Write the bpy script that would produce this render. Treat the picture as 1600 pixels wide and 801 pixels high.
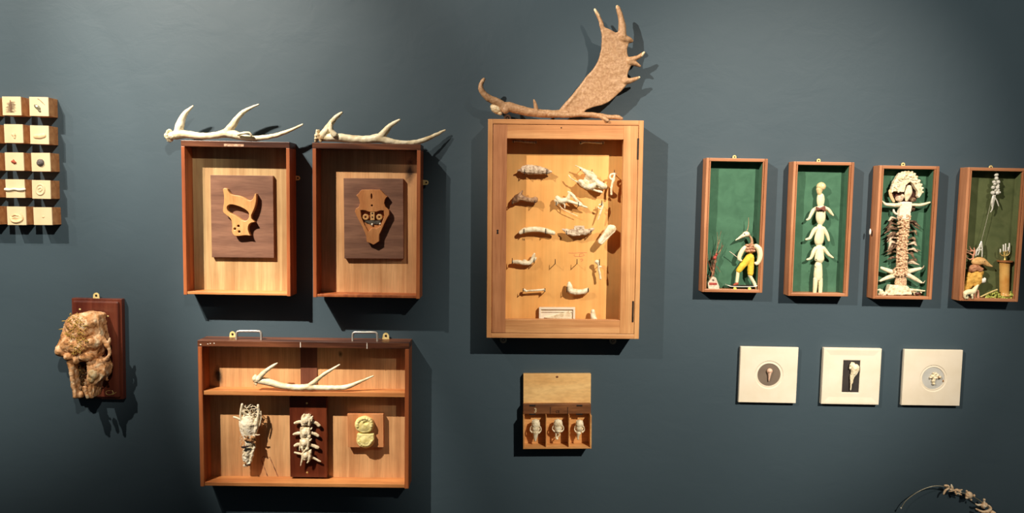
import bpy, bmesh, math, random
from mathutils import Vector, Matrix, noise as mnoise
random.seed(7)
for o in list(bpy.data.objects): bpy.data.objects.remove(o)
SC = bpy.context.scene
COL = SC.collection

# ------------------------------------------------------------------ camera
CAMD, CAMZ, FPX = 2.02, 1.55, 1155.0
YAW, PITCH, ROLL = map(math.radians, (-0.458, 4.454, 0.857))
def cam_axes():
    Mx = Matrix.Rotation(YAW, 3, 'Z') @ Matrix.Rotation(-PITCH, 3, 'X')
    cr, sr = math.cos(ROLL), math.sin(ROLL)
    r = Mx @ Vector((cr, 0, sr)); u = Mx @ Vector((-sr, 0, cr)); f = Mx @ Vector((0, 1, 0))
    return r, u, f
CR, CU, CF = cam_axes()
CAM = Vector((0, -CAMD, CAMZ))
cd = bpy.data.cameras.new('camera'); cam = bpy.data.objects.new('camera', cd); COL.objects.link(cam)
cd.sensor_width = 36; cd.lens = FPX / 1600 * 36; cd.clip_start = .05
cam.matrix_world = Matrix.Translation(CAM) @ Matrix((CR, CU, -CF)).transposed().to_4x4()
SC.camera = cam

# ------------------------------------------------------------------ light
SC.view_settings.view_transform = 'Standard'
SC.view_settings.look = 'None'
SC.view_settings.exposure = 0.0
SC.view_settings.gamma = 1.0
SC.view_settings.use_curve_mapping = False
w = bpy.data.worlds.new('world'); SC.world = w; w.use_nodes = True
w.node_tree.nodes['Background'].inputs[0].default_value = (0.80, 0.92, 1.0, 1)
w.node_tree.nodes['Background'].inputs[1].default_value = 0.045
def spot(name, loc, target, power, size, blend, col, rad=.018):
    l = bpy.data.lights.new(name, 'SPOT'); o = bpy.data.objects.new(name, l); COL.objects.link(o)
    l.energy = power; l.spot_size = math.radians(size); l.spot_blend = blend; l.color = col; l.shadow_soft_size = rad
    o.location = loc
    o.rotation_euler = (Vector(target) - Vector(loc)).to_track_quat('-Z', 'Y').to_euler()
K = 500
spot('track_spot_left', (-1.74, -1.66, 3.45), (-0.73, 0, 1.78), 1.02 * K, 26, 1, (1.0, .88, .74))
spot('track_spot_middle', (-2.28, -2.62, 3.43), (0.78, 0, 2.22), 2.05 * K, 35.4, 1, (1.0, .89, .76))
spot('track_spot_right', (2.18, -3.85, 4.10), (0.586, 0, 1.345), 2.8 * K, 20.3, 1, (1.0, .90, .76))
spot('track_spot_far_left', (-1.90, -1.60, 3.40), (-1.741, 0, 2.535), .62 * K, 69.7, .35, (1.0, .88, .74))
spot('track_spot_cross', (0.52, -3.40, 3.70), (-1.50, 0, 1.52), 1.55 * K, 20.5, 1, (1.0, .90, .76))
spot('fill_spot_drawer', (-1.74, -1.66, 3.45), (-0.54, 0, .93), 1.4 * K, 14, 1, (1.0, .88, .74))  # added fill at the left lamp's position, brightens the wide drawer
spot('fill_spot_low_right', (2.18, -3.85, 4.10), (1.18, 0, .70), .8 * K, 15, 1, (1.0, .90, .76))  # added fill at the right lamp's position, lifts the dark lower right
spot('track_spot_corner', (-2.40, -1.30, 3.20), (-1.53, 0, 1.95), .10 * K, 22, .12, (1.0, .90, .76))

# ------------------------------------------------------------------ helpers
def P(px, py, d):
    v = (px - 800) * CR - (py - 400.5) * CU + FPX * CF
    return CAM + v * ((CAMD - d) / v.y)
def S(d=0.0): return (CAMD - d) / FPX * 1.003          # metres per photo pixel on the plane d in front of the wall
def Zp(Z, x, y): return Z[0] + x / Z[2], Z[1] + y / Z[2]
def PZ(Z, x, y, d): return P(*Zp(Z, x, y), d)

def srgb(*c):
    out = []
    for v in c[:3]:
        v /= 255.0
        out.append(v / 12.92 if v <= .04045 else ((v + .055) / 1.055) ** 2.4)
    return tuple(out) + (1.0,)

def thing(name, label, cat, M, group=None):
    o = bpy.data.objects.new(name, None); COL.objects.link(o); o.empty_display_size = .03
    if not isinstance(M, Matrix): M = Matrix.Translation(Vector(M))
    o.matrix_world = M; o['label'] = label; o['category'] = cat
    if group: o['group'] = group
    return o
def put(name, data, mat, parent=None, label=None, cat=None, group=None, kind=None, smooth=False):
    """data: bmesh or mesh in WORLD coordinates; links it as one mesh object."""
    if isinstance(data, bmesh.types.BMesh):
        me = bpy.data.meshes.new(name); bmesh.ops.recalc_face_normals(data, faces=data.faces); data.to_mesh(me); data.free()
    else: me = data; me.name = name
    ob = bpy.data.objects.new(name, me); COL.objects.link(ob)
    if parent is not None:
        Mp = parent.get('_m')
        M = MATS_W[parent.name]
        me.transform(M.inverted()); ob.parent = parent; ob.matrix_parent_inverse = Matrix.Identity(4)
        MATS_W[ob.name] = M
    else:
        if kind != 'structure' and len(me.vertices):
            xs = [v.co.x for v in me.vertices]; zs = [v.co.z for v in me.vertices]; ys = [v.co.y for v in me.vertices]
            t = Vector(((min(xs) + max(xs)) / 2, max(ys), min(zs)))
        else: t = Vector((0, 0, 0))
        me.transform(Matrix.Translation(-t)); ob.location = t; MATS_W[ob.name] = Matrix.Translation(t)
    me.materials.clear(); me.materials.append(mat)
    for p in me.polygons: p.use_smooth = smooth
    if label: ob['label'] = label
    if cat: ob['category'] = cat
    if group: ob['group'] = group
    if kind: ob['kind'] = kind
    return ob
MATS_W = {}
_thing = thing
def thing(name, label, cat, M, group=None):
    o = _thing(name, label, cat, M, group)
    MATS_W[o.name] = M if isinstance(M, Matrix) else Matrix.Translation(Vector(M))
    return o

def box(bm, M, x0, x1, y0, y1, z0, z1, bev=0.0):
    b = bmesh.new(); bmesh.ops.create_cube(b, size=1)
    for v in b.verts:
        v.co = Vector((x0 + (v.co.x + .5) * (x1 - x0), y0 + (v.co.y + .5) * (y1 - y0), z0 + (v.co.z + .5) * (z1 - z0)))
    if bev > 0: bmesh.ops.bevel(b, geom=b.edges[:] , offset=bev, segments=2, profile=.5, affect='EDGES')
    b.transform(M); me = bpy.data.meshes.new('t'); b.to_mesh(me); b.free(); bm.from_mesh(me); bpy.data.meshes.remove(me)
def one_box(*a, **k):
    bm = bmesh.new(); box(bm, *a, **k); return bm

class Quad:
    """a rectangular thing hung on the wall: its front face seen at four photo points, d in front of the wall"""
    def __init__(s, tl, tr, br, bl, d):
        a, b, c, e = P(*tl, d), P(*tr, d), P(*br, d), P(*bl, d)
        ux = ((b - a) + (c - e)); s.w = ux.length / 2; uz = ((a - e) + (b - c)); s.h = uz.length / 2; s.d = d
        ang = (math.atan2(ux.z, ux.x) - math.atan2(uz.x, uz.z)) / 2
        ctr = (a + b + c + e) / 4
        R = Matrix(((math.cos(ang), 0, -math.sin(ang)), (0, 1, 0), (math.sin(ang), 0, math.cos(ang))))
        o = ctr - R @ Vector((0, 0, s.h / 2)); o.y = 0
        s.M = Matrix.Translation(o) @ R.to_4x4(); s.Mi = s.M.inverted()
    def loc(s, px, py, d): return s.Mi @ P(px, py, d)

def catmull(pts, n):
    out = []
    m = len(pts)
    for i in range(m - 1):
        p0 = pts[max(i - 1, 0)]; p1 = pts[i]; p2 = pts[i + 1]; p3 = pts[min(i + 2, m - 1)]
        for k in range(n):
            t = k / n
            out.append([.5 * (2 * b + (c - a) * t + (2 * a - 5 * b + 4 * c - e) * t * t + (-a + 3 * b - 3 * c + e) * t ** 3) for a, b, c, e in zip(p0, p1, p2, p3)])
    out.append(list(pts[-1])); return out
def tube(bm, pts, seg=10, sub=5, flat=1.0, cap=True):
    """pts: (x,y,z,r) world; a smooth tapered tube with rounded ends; flat scales the thickness along Y"""
    pp = catmull([list(p) for p in pts], sub) if sub > 1 else [list(p) for p in pts]
    C = [Vector(p[:3]) for p in pp]; R = [max(p[3], 1e-4) for p in pp]
    if cap:
        t0 = (C[0] - C[1]).normalized(); t1 = (C[-1] - C[-2]).normalized()
        C = [C[0] + t0 * R[0] * .9, C[0] + t0 * R[0] * .6] + C + [C[-1] + t1 * R[-1] * .6, C[-1] + t1 * R[-1] * .9]
        R = [R[0] * .35, R[0] * .78] + R + [R[-1] * .78, R[-1] * .35]
    rings = []; ref = None
    for i, c in enumerate(C):
        t = (C[min(i + 1, len(C) - 1)] - C[max(i - 1, 0)]).normalized()
        if ref is None:
            ref = Vector((0, 1, 0)) if abs(t.y) < .8 else Vector((1, 0, 0))
        a = (ref - t * ref.dot(t)).normalized(); ref = a; b = t.cross(a)
        rings.append([bm.verts.new(c + a * (R[i] * math.cos(q) * flat) + b * (R[i] * math.sin(q))) for q in [2 * math.pi * k / seg for k in range(seg)]])
    for r0, r1 in zip(rings, rings[1:]):
        for k in range(seg): bm.faces.new((r0[k], r0[(k + 1) % seg], r1[(k + 1) % seg], r1[k]))
    bm.faces.new(rings[0][::-1]); bm.faces.new(rings[-1])
def tubeZ(bm, Z, pts, d, flat=1.0, seg=10, sub=5, cap=True):
    out = []
    for p in pts:
        dd = p[3] if len(p) > 3 else d
        v = PZ(Z, p[0], p[1], dd); out.append((v.x, v.y, v.z, p[2] / Z[2] * S(dd)))
    tube(bm, out, seg, sub, flat, cap)
def ell(bm, c, r, rot=0.0, sub=2):
    b = bmesh.new(); bmesh.ops.create_icosphere(b, subdivisions=sub, radius=1)
    b.transform(Matrix.Translation(c) @ Matrix.Rotation(rot, 4, 'Y') @ Matrix.Diagonal((r[0], r[1], r[2], 1)))
    me = bpy.data.meshes.new('t'); b.to_mesh(me); b.free(); bm.from_mesh(me); bpy.data.meshes.remove(me)
def ellZ(bm, Z, x, y, rx, rz, d, ry=None, rot=0, sub=2):
    k = S(d) / Z[2]; ry = (min(rx, rz) * k) if ry is None else ry
    ell(bm, PZ(Z, x, y, d), (rx * k, ry, rz * k), math.radians(rot), sub)
def prism(bm, pts, y0, y1):
    """closed outline (world points on one plane) thickened from y0 (back) to y1 (front)"""
    a = [bm.verts.new((p[0], y1, p[2])) for p in pts]; b = [bm.verts.new((p[0], y0, p[2])) for p in pts]
    f = bm.faces.new(a); g = bm.faces.new(b[::-1]); n = len(a)
    for i in range(n): bm.faces.new((a[i], b[i], b[(i + 1) % n], a[(i + 1) % n]))
    bmesh.ops.triangulate(bm, faces=[f, g])
def prismZ(bm, Z, pts, d0, d1):
    prism(bm, [PZ(Z, x, y, d1) for x, y in pts], -d0, -d1)

def plate(Z, outer, holes, d0, d1, bev=.0012, smooth=True):
    """a cut board with holes and softened edges -> mesh in world coordinates"""
    cu = bpy.data.curves.new('c', 'CURVE'); cu.dimensions = '2D'; cu.fill_mode = 'BOTH'
    for pl in [outer] + holes:
        W = [PZ(Z, x, y, d1) for x, y in pl]
        sp = cu.splines.new('POLY'); 
        if smooth: 
            cc = catmull([[v.x, v.z] for v in W[-1:] + W + W[:2]], 4)[4:-4 - 1]
        else: cc = [[v.x, v.z] for v in W]
        sp.points.add(len(cc) - 1)
        for q, c in zip(sp.points, cc): q.co = (c[0], c[1], 0, 1)
        sp.use_cyclic_u = True
    cu.extrude = (d1 - d0) / 2 - bev; cu.bevel_depth = bev; cu.bevel_resolution = 2; cu.offset = -bev
    ob = bpy.data.objects.new('t', cu); COL.objects.link(ob)
    dg = bpy.context.evaluated_depsgraph_get(); me = bpy.data.meshes.new_from_object(ob.evaluated_get(dg))
    bpy.data.objects.remove(ob)
    me.transform(Matrix(((1, 0, 0, 0), (0, 0, -1, -(d0 + d1) / 2), (0, 1, 0, 0), (0, 0, 0, 1))))
    return me
def circle(x, y, r, n=12, ry=None):
    ry = ry or r
    return [(x + r * math.cos(2 * math.pi * k / n), y + ry * math.sin(2 * math.pi * k / n)) for k in range(n)]
def text_mesh(txt, M, size, th=.0006):
    cu = bpy.data.curves.new('c', 'FONT'); cu.body = txt; cu.size = size; cu.extrude = th; cu.align_x = 'CENTER'; cu.align_y = 'CENTER'
    ob = bpy.data.objects.new('t', cu); COL.objects.link(ob)
    dg = bpy.context.evaluated_depsgraph_get(); me = bpy.data.meshes.new_from_object(ob.evaluated_get(dg)); bpy.data.objects.remove(ob)
    me.transform(M @ Matrix.Rotation(math.pi / 2, 4, 'X')); return me

def organic(bm, voxel, smooth=4, noise=0.0, nscale=60.0, dents=(), noise2=0.0, infl=.42):
    """fuse overlapping closed shapes into one skin, relax it, roughen it, press sockets into its front"""
    me = bpy.data.meshes.new('t'); bmesh.ops.recalc_face_normals(bm, faces=bm.faces); bm.to_mesh(me); bm.free()
    ob = bpy.data.objects.new('t', me); COL.objects.link(ob)
    m = ob.modifiers.new('r', 'REMESH'); m.mode = 'VOXEL'; m.voxel_size = voxel
    if smooth: s = ob.modifiers.new('s', 'SMOOTH'); s.factor = .5; s.iterations = smooth
    dg = bpy.context.evaluated_depsgraph_get(); out = bpy.data.meshes.new_from_object(ob.evaluated_get(dg))
    bpy.data.objects.remove(ob)
    if infl:
        nn = [v.normal.copy() for v in out.vertices]
        for v, n in zip(out.vertices, nn): v.co += n * (infl * voxel)
        out.update()
    if noise or noise2:
        nn = [v.normal.copy() for v in out.vertices]
        for v, n in zip(out.vertices, nn):
            a = mnoise.noise(v.co * nscale) * noise
            if noise2: a += mnoise.noise(v.co * nscale * 3.3) * noise2
            v.co += n * a
    for (c, r, rot) in dents:
        ca, sa = math.cos(rot), math.sin(rot)
        for v in out.vertices:
            q = v.co - c; x = (q.x * ca - q.z * sa) / r[0]; z = (q.x * sa + q.z * ca) / r[2]; rr = x * x + z * z
            if rr < 1:
                yb = c.y + r[1] * math.sqrt(1 - rr)
                if v.co.y < yb and v.co.y > c.y - 3 * r[1] - .02: v.co.y = yb
    return out
def dent(Z, x, y, rx, rz, d, depth, rot=0):
    k = S(d) / Z[2]; return (PZ(Z, x, y, d), (rx * k, depth, rz * k), math.radians(rot))

# ------------------------------------------------------------------ materials
def newmat(name):
    m = bpy.data.materials.new(name); m.use_nodes = True; nt = m.node_tree
    return m, nt, nt.nodes['Principled BSDF']
def add(nt, t, **k):
    n = nt.nodes.new(t)
    for a, b in k.items(): setattr(n, a, b)
    return n
def ramp(nt, stops):
    r = nt.nodes.new('ShaderNodeValToRGB'); e = r.color_ramp.elements
    e[0].position, e[0].color = stops[0]; e[1].position, e[1].color = stops[-1]
    for p, c in stops[1:-1]: q = e.new(p); q.color = c
    return r
def bump(nt, bs, src, strength, dist):
    b = nt.nodes.new('ShaderNodeBump'); b.inputs['Strength'].default_value = strength; b.inputs['Distance'].default_value = dist
    nt.links.new(src, b.inputs['Height']); nt.links.new(b.outputs[0], bs.inputs['Normal'])
def wood(name, a, b, grain='z', across=38, along=2.2, rough=.5, fine=.35, stains_and_patches=(), band=0.0):
    """a = light colour, b = dark streak colour; stains: (centre, radius, colour) in the thing's own space"""
    m, nt, bs = newmat(name); L = nt.links.new
    tc = add(nt, 'ShaderNodeTexCoord'); mp = add(nt, 'ShaderNodeMapping')
    sc = {'x': (along, across, across), 'z': (across, across, along)}[grain]
    mp.inputs['Scale'].default_value = sc; L(tc.outputs['Object'], mp.inputs['Vector'])
    n1 = add(nt, 'ShaderNodeTexNoise'); n1.inputs['Scale'].default_value = 1; n1.inputs['Detail'].default_value = 5; n1.inputs['Distortion'].default_value = .8
    L(mp.outputs[0], n1.inputs['Vector'])
    r = ramp(nt, [(.32, srgb(*b)), (.5, srgb(*[(x + y) / 2 for x, y in zip(a, b)])), (.66, srgb(*a))]); L(n1.outputs[0], r.inputs[0])
    n2 = add(nt, 'ShaderNodeTexNoise'); n2.inputs['Scale'].default_value = 9; n2.inputs['Detail'].default_value = 3; L(mp.outputs[0], n2.inputs['Vector'])
    n3 = add(nt, 'ShaderNodeTexNoise'); n3.inputs['Scale'].default_value = 14; n3.inputs['Detail'].default_value = 4; L(tc.outputs['Object'], n3.inputs['Vector'])
    mx = add(nt, 'ShaderNodeMix', data_type='RGBA', blend_type='MULTIPLY'); mx.inputs[0].default_value = fine
    r2 = ramp(nt, [(.3, (.55, .5, .45, 1)), (.6, (1, 1, 1, 1))]); L(n2.outputs[0], r2.inputs[0])
    L(r.outputs[0], mx.inputs[6]); L(r2.outputs[0], mx.inputs[7])
    mx2 = add(nt, 'ShaderNodeMix', data_type='RGBA', blend_type='MULTIPLY'); mx2.inputs[0].default_value = .5
    r3 = ramp(nt, [(.3, (.72, .66, .6, 1)), (.62, (1, 1, 1, 1))]); L(n3.outputs[0], r3.inputs[0])
    L(mx.outputs[2], mx2.inputs[6]); L(r3.outputs[0], mx2.inputs[7])
    out = mx2.outputs[2]
    for (c, rad, colr) in stains_and_patches:
        d = add(nt, 'ShaderNodeMapping'); d.inputs['Location'].default_value = (-c[0] / rad[0], -c[1] / rad[1], -c[2] / rad[2]); d.inputs['Scale'].default_value = (1 / rad[0], 1 / rad[1], 1 / rad[2])
        L(tc.outputs['Object'], d.inputs['Vector'])
        ln = add(nt, 'ShaderNodeVectorMath', operation='LENGTH'); L(d.outputs[0], ln.inputs[0])
        ad = add(nt, 'ShaderNodeMath', operation='ADD'); L(ln.outputs['Value'], ad.inputs[0])
        nz = add(nt, 'ShaderNodeTexNoise'); nz.inputs['Scale'].default_value = 60; nz.inputs['Detail'].default_value = 4; L(tc.outputs['Object'], nz.inputs['Vector'])
        L(nz.outputs[0], ad.inputs[1])
        rr = ramp(nt, [(.85, (1, 1, 1, 1)), (1.45, (0, 0, 0, 1))]); 
        hv = add(nt, 'ShaderNodeMath', operation='MULTIPLY'); hv.inputs[1].default_value = .7; L(ad.outputs[0], hv.inputs[0])
        rr.color_ramp.elements[1].position = 1.0; rr.color_ramp.elements[0].position = .5
        L(hv.outputs[0], rr.inputs[0])
        mm = add(nt, 'ShaderNodeMix', data_type='RGBA'); L(rr.outputs[0], mm.inputs[0]); L(out, mm.inputs[6]); mm.inputs[7].default_value = srgb(*colr)
        out = mm.outputs[2]
    L(out, bs.inputs['Base Color']); bs.inputs['Roughness'].default_value = rough
    bump(nt, bs, n2.outputs[0], .25, .0006)
    return m
def mottled(name, cols, scale=80, rough=.55, bumpd=.0008, detail=4, dist=0.3, metal=0, voronoi=False, coat=0):
    m, nt, bs = newmat(name); L = nt.links.new
    tc = add(nt, 'ShaderNodeTexCoord')
    n = add(nt, 'ShaderNodeTexNoise'); n.inputs['Scale'].default_value = scale; n.inputs['Detail'].default_value = detail; n.inputs['Distortion'].default_value = dist
    L(tc.outputs['Object'], n.inputs['Vector'])
    k = len(cols); r = ramp(nt, [(.32 + .36 * i / max(k - 1, 1), srgb(*c)) for i, c in enumerate(cols)]) if k > 1 else None
    if r: L(n.outputs[0], r.inputs[0]); L(r.outputs[0], bs.inputs['Base Color'])
    else: bs.inputs['Base Color'].default_value = srgb(*cols[0])
    bs.inputs['Roughness'].default_value = rough; bs.inputs['Metallic'].default_value = metal
    if coat: bs.inputs['Coat Weight'].default_value = coat; bs.inputs['Coat Roughness'].default_value = .15
    if bumpd:
        n2 = add(nt, 'ShaderNodeTexNoise'); n2.inputs['Scale'].default_value = scale * 3; n2.inputs['Detail'].default_value = 4; L(tc.outputs['Object'], n2.inputs['Vector'])
        bump(nt, bs, n2.outputs[0], .5, bumpd)
    return m

m_wall, nt, bs = newmat('teal_wall_paint'); L = nt.links.new
tc = add(nt, 'ShaderNodeTexCoord')
n = add(nt, 'ShaderNodeTexNoise'); n.inputs['Scale'].default_value = 2.2; n.inputs['Detail'].default_value = 5; L(tc.outputs['Object'], n.inputs['Vector'])
r = ramp(nt, [(.35, srgb(61, 77, 86)), (.65, srgb(64, 80, 89))]); L(n.outputs[0], r.inputs[0]); L(r.outputs[0], bs.inputs['Base Color'])
bs.inputs['Roughness'].default_value = .55; bs.inputs['Specular IOR Level'].default_value = .35
mp = add(nt, 'ShaderNodeMapping'); mp.inputs['Scale'].default_value = (1, 1, 1.25); L(tc.outputs['Object'], mp.inputs['Vector'])
nb = add(nt, 'ShaderNodeTexNoise'); nb.inputs['Scale'].default_value = 11; nb.inputs['Detail'].default_value = 7; nb.inputs['Roughness'].default_value = .55; nb.inputs['Distortion'].default_value = .6; L(mp.outputs[0], nb.inputs['Vector'])
vb = add(nt, 'ShaderNodeTexNoise'); vb.inputs['Scale'].default_value = 140; vb.inputs['Detail'].default_value = 2; L(tc.outputs['Object'], vb.inputs['Vector'])
sm = add(nt, 'ShaderNodeMath', operation='MULTIPLY_ADD'); sm.inputs[1].default_value = .06; L(vb.outputs[0], sm.inputs[0]); L(nb.outputs[0], sm.inputs[2])
bump(nt, bs, sm.outputs[0], .22, .0045)

m_floor = wood('floor_boards', (120, 92, 66), (84, 60, 40), 'x', 9, .8, .45)
m_drawer_in = wood('drawer_back_wood', (206, 176, 126), (176, 138, 92), 'z', 42, 1.6, .5)

m_side = wood('drawer_side_wood', (196, 116, 66), (150, 76, 40), 'z', 40, 1.6, .45)
m_sill = wood('drawer_sill_wood', (226, 160, 96), (190, 118, 66), 'x', 40, 1.6, .45)
m_dark = wood('drawer_front_mahogany', (132, 80, 52), (58, 30, 20), 'x', 46, 3.5, .38)
m_walnut = wood('walnut_board', (150, 108, 84), (112, 76, 58), 'x', 34, 3.0, .6, fine=.5)
m_beech = wood('saw_handle_wood', (232, 184, 122), (208, 152, 92), 'z', 30, 6, .42)
m_beech2 = wood('saw_handle_wood_orange', (220, 156, 98), (190, 122, 70), 'z', 30, 6, .42)
m_cab = wood('cabinet_oak', (236, 180, 120), (212, 148, 92), 'z', 48, 1.4, .42)
m_cabx = wood('cabinet_oak_rail', (234, 174, 116), (206, 140, 86), 'x', 48, 1.6, .42)
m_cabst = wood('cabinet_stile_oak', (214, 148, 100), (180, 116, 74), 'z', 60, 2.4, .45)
m_cabback = wood('cabinet_back_board', (246, 188, 112), (234, 168, 92), 'z', 20, .7, .42, fine=.15)
m_box = wood('box_wood', (236, 180, 112), (200, 136, 74), 'x', 30, 3, .5)
m_lid = wood('box_lid_wood', (255, 214, 146), (236, 180, 110), 'x', 14, 5, .5)
m_boxrail = wood('box_hinge_rail_wood', (150, 96, 54), (96, 56, 30), 'x', 40, 6, .5)
m_mahog = wood('mahogany_plaque', (122, 64, 46), (86, 38, 28), 'z', 30, 2, .28)
m_mahog2 = wood('red_plaque', (120, 58, 34), (80, 34, 20), 'z', 24, 3, .3)
m_green_frame = wood('shadow_box_oak', (204, 142, 100), (150, 92, 56), 'z', 60, 1.6, .42)
m_green_framex = wood('shadow_box_oak_rail', (204, 142, 100), (150, 92, 56), 'x', 60, 1.6, .42)
m_block = wood('block_wood', (208, 150, 96), (172, 112, 66), 'x', 45, 3, .5)
m_castboard = wood('cast_board', (222, 156, 104), (200, 130, 80), 'z', 30, 2, .5)
m_felt = mottled('green_felt', [(60, 100, 76), (70, 112, 86)], 30, .95, .0006, dist=1)
m_felt2 = mottled('olive_felt', [(78, 88, 50), (96, 104, 64)], 25, .95, .0006, dist=1)
m_cream = mottled('cream_tile', [(214, 192, 150), (224, 202, 162)], 30, .6, .0003)
m_plaster = mottled('plaster_frame', [(234, 220, 194), (242, 230, 208)], 18, .65, .0005)
m_bone = mottled('bone', [(206, 182, 142), (238, 222, 186), (248, 236, 206)], 90, .5, .0007)
m_antler = mottled('white_antler', [(214, 192, 150), (240, 226, 190), (250, 238, 208)], 45, .42, .0006)
m_antler2 = mottled('brown_based_antler', [(176, 138, 92), (230, 208, 166), (244, 230, 196)], 30, .45, .0008)
m_fallow = mottled('brown_palmate_antler', [(164, 122, 84), (182, 140, 100), (200, 160, 120)], 170, .5, .0009, detail=6)
m_fallowtip = mottled('pale_antler_tip', [(206, 176, 130), (240, 220, 180)], 80, .45, .0006)
m_skull = mottled('lichened_skull', [(132, 84, 44), (206, 148, 92), (230, 180, 132), (246, 222, 180)], 50, .75, .003, detail=7, dist=.6)
m_skullpale = mottled('pale_weathered_bone', [(150, 102, 58), (212, 170, 112), (240, 218, 172)], 70, .65, .002, detail=6)
m_moss = mottled('dry_moss', [(28, 18, 10), (74, 50, 20), (134, 104, 40)], 110, .95, .003)
m_greybone = mottled('pinkish_grey_bone', [(150, 120, 96), (204, 180, 152), (230, 210, 182)], 150, .6, .0008)
m_brownbone = mottled('brown_bone', [(120, 86, 60), (166, 126, 92), (192, 156, 118)], 120, .6, .0008)
m_yellowcast = mottled('dental_plaster', [(232, 212, 128), (246, 232, 164)], 120, .6, .0005)
m_brass = mottled('brass', [(226, 190, 104), (240, 214, 140)], 60, .38, 0, metal=.55)
m_paleplate = mottled('painted_brass_plate', [(214, 186, 110), (240, 222, 160)], 120, .4, 0)
m_steel = mottled('brushed_metal', [(190, 184, 174), (214, 208, 198)], 60, .35, 0, metal=.6)
m_iron = mottled('dark_iron', [(34, 26, 22), (58, 44, 36)], 90, .5, 0, metal=.4)
m_black = mottled('black_void_paint', [(14, 12, 11)], 60, .8, 0)
m_hole = mottled('dark_screw_hole', [(44, 24, 14)], 60, .8, 0)
m_hair = mottled('dark_hair', [(92, 66, 48), (140, 108, 80)], 90, .7, 0)
m_flesh = mottled('flesh_tinted_wax', [(220, 176, 128), (240, 206, 160)], 60, .5, 0)
m_eye = mottled('grey_eye', [(84, 84, 70), (136, 128, 100)], 200, .3, 0)
m_white = mottled('white_gloss', [(244, 240, 228)], 60, .3, 0)
m_red = mottled('red_dried_berry', [(140, 52, 30), (180, 84, 52)], 200, .6, 0)
m_stone = mottled('dark_grey_stone', [(70, 66, 64), (110, 102, 98)], 180, .6, .001)
m_doll = mottled('bisque_doll', [(236, 222, 176), (248, 238, 200)], 50, .38, 0)
m_dollface = mottled('tan_doll_head', [(224, 186, 130), (240, 214, 160)], 70, .4, 0)
m_bow = mottled('brown_bow', [(96, 50, 40), (140, 78, 62)], 100, .6, .001)
m_yellow = mottled('yellow_shorts', [(226, 182, 44), (246, 208, 74)], 80, .7, .0006)
m_chest = mottled('shell_torso', [(96, 54, 34), (176, 116, 84), (224, 190, 150)], 170, .6, .001)
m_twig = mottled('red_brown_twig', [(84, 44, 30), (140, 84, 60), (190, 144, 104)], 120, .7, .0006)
m_paper = mottled('printed_paper', [(200, 176, 150), (236, 220, 198)], 220, .7, 0)
m_redprint = mottled('red_print', [(150, 46, 34), (186, 84, 70)], 200, .7, 0)
m_deck = mottled('skateboard_deck', [(52, 44, 40), (82, 70, 60)], 90, .5, 0)
m_wheel = mottled('yellow_wheel', [(226, 206, 92), (244, 228, 130)], 60, .4, 0)
m_shell = mottled('crushed_shell', [(150, 96, 70), (216, 176, 136), (244, 222, 182)], 330, .5, .0015, detail=3)
m_feather = mottled('brown_feather', [(56, 36, 24), (112, 82, 60), (160, 136, 104)], 160, .8, .0005)
m_darkshell = mottled('dark_brown_shell', [(44, 18, 12), (104, 56, 40)], 130, .35, 0)
m_glass = mottled('clouded_glass_bead', [(190, 186, 170), (232, 228, 214)], 120, .15, 0, coat=.6)
m_thread = mottled('pale_thread', [(176, 170, 150)], 60, .7, 0)
m_fur = mottled('tan_fur', [(206, 156, 92), (236, 190, 126)], 160, .8, .001)
m_coat = mottled('ochre_coat', [(190, 138, 50), (232, 184, 88)], 110, .8, .001)
m_collar = mottled('rust_ruff', [(150, 90, 60), (200, 144, 104)], 150, .8, .001)
m_pink = mottled('pink_wax', [(200, 134, 104), (224, 168, 134)], 100, .6, 0)
m_column = mottled('gold_turned_wood', [(206, 142, 68), (238, 190, 110)], 30, .3, 0)
m_copper = mottled('copper_plate', [(176, 100, 58), (212, 142, 88)], 60, .35, 0, metal=.3)
m_mossg = mottled('green_moss', [(128, 136, 44), (184, 190, 84), (216, 216, 124)], 160, .95, .002)
m_stick = mottled('peeled_stick', [(206, 180, 108), (232, 212, 150)], 90, .6, 0)
m_taupe = mottled('taupe_disc', [(112, 96, 82), (124, 108, 92)], 30, .8, 0)
m_char = mottled('charcoal_card', [(44, 38, 36), (54, 48, 44)], 30, .8, 0)
m_blue = mottled('pale_grey_blue_disc', [(184, 184, 178), (200, 198, 190)], 30, .7, 0)
m_pencil = mottled('pencil_mark', [(206, 106, 80)], 30, .8, 0)
m_ink = mottled('ink', [(60, 34, 18)], 30, .8, 0)
m_label = mottled('worn_paper_label', [(150, 104, 78), (210, 180, 150)], 160, .7, 0)
m_fibre = mottled('white_fibre', [(214, 196, 158), (246, 236, 210)], 160, .7, .0006)
m_fuzz = mottled('white_fuzz', [(222, 206, 170), (240, 228, 200), (248, 240, 218)], 60, .85, .002)
m_brownpatch = mottled('brown_patch', [(130, 86, 44), (196, 150, 98)], 130, .8, .002)
m_bead = mottled('garland_bone', [(224, 172, 126), (244, 208, 164), (252, 238, 208)], 90, .45, .0006)
m_wire = mottled('galvanised_wire', [(150, 144, 122), (180, 172, 148)], 60, .4, 0, metal=.5)

# ------------------------------------------------------------------ the setting
I4 = Matrix.Identity(4)
put('wall_back', one_box(I4, -3.4, 3.4, 0, .12, 0, 4.4), m_wall, kind='structure')
put('floor', one_box(I4, -3.4, 3.4, -5, .12, -.08, 0), m_floor, kind='structure')

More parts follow.
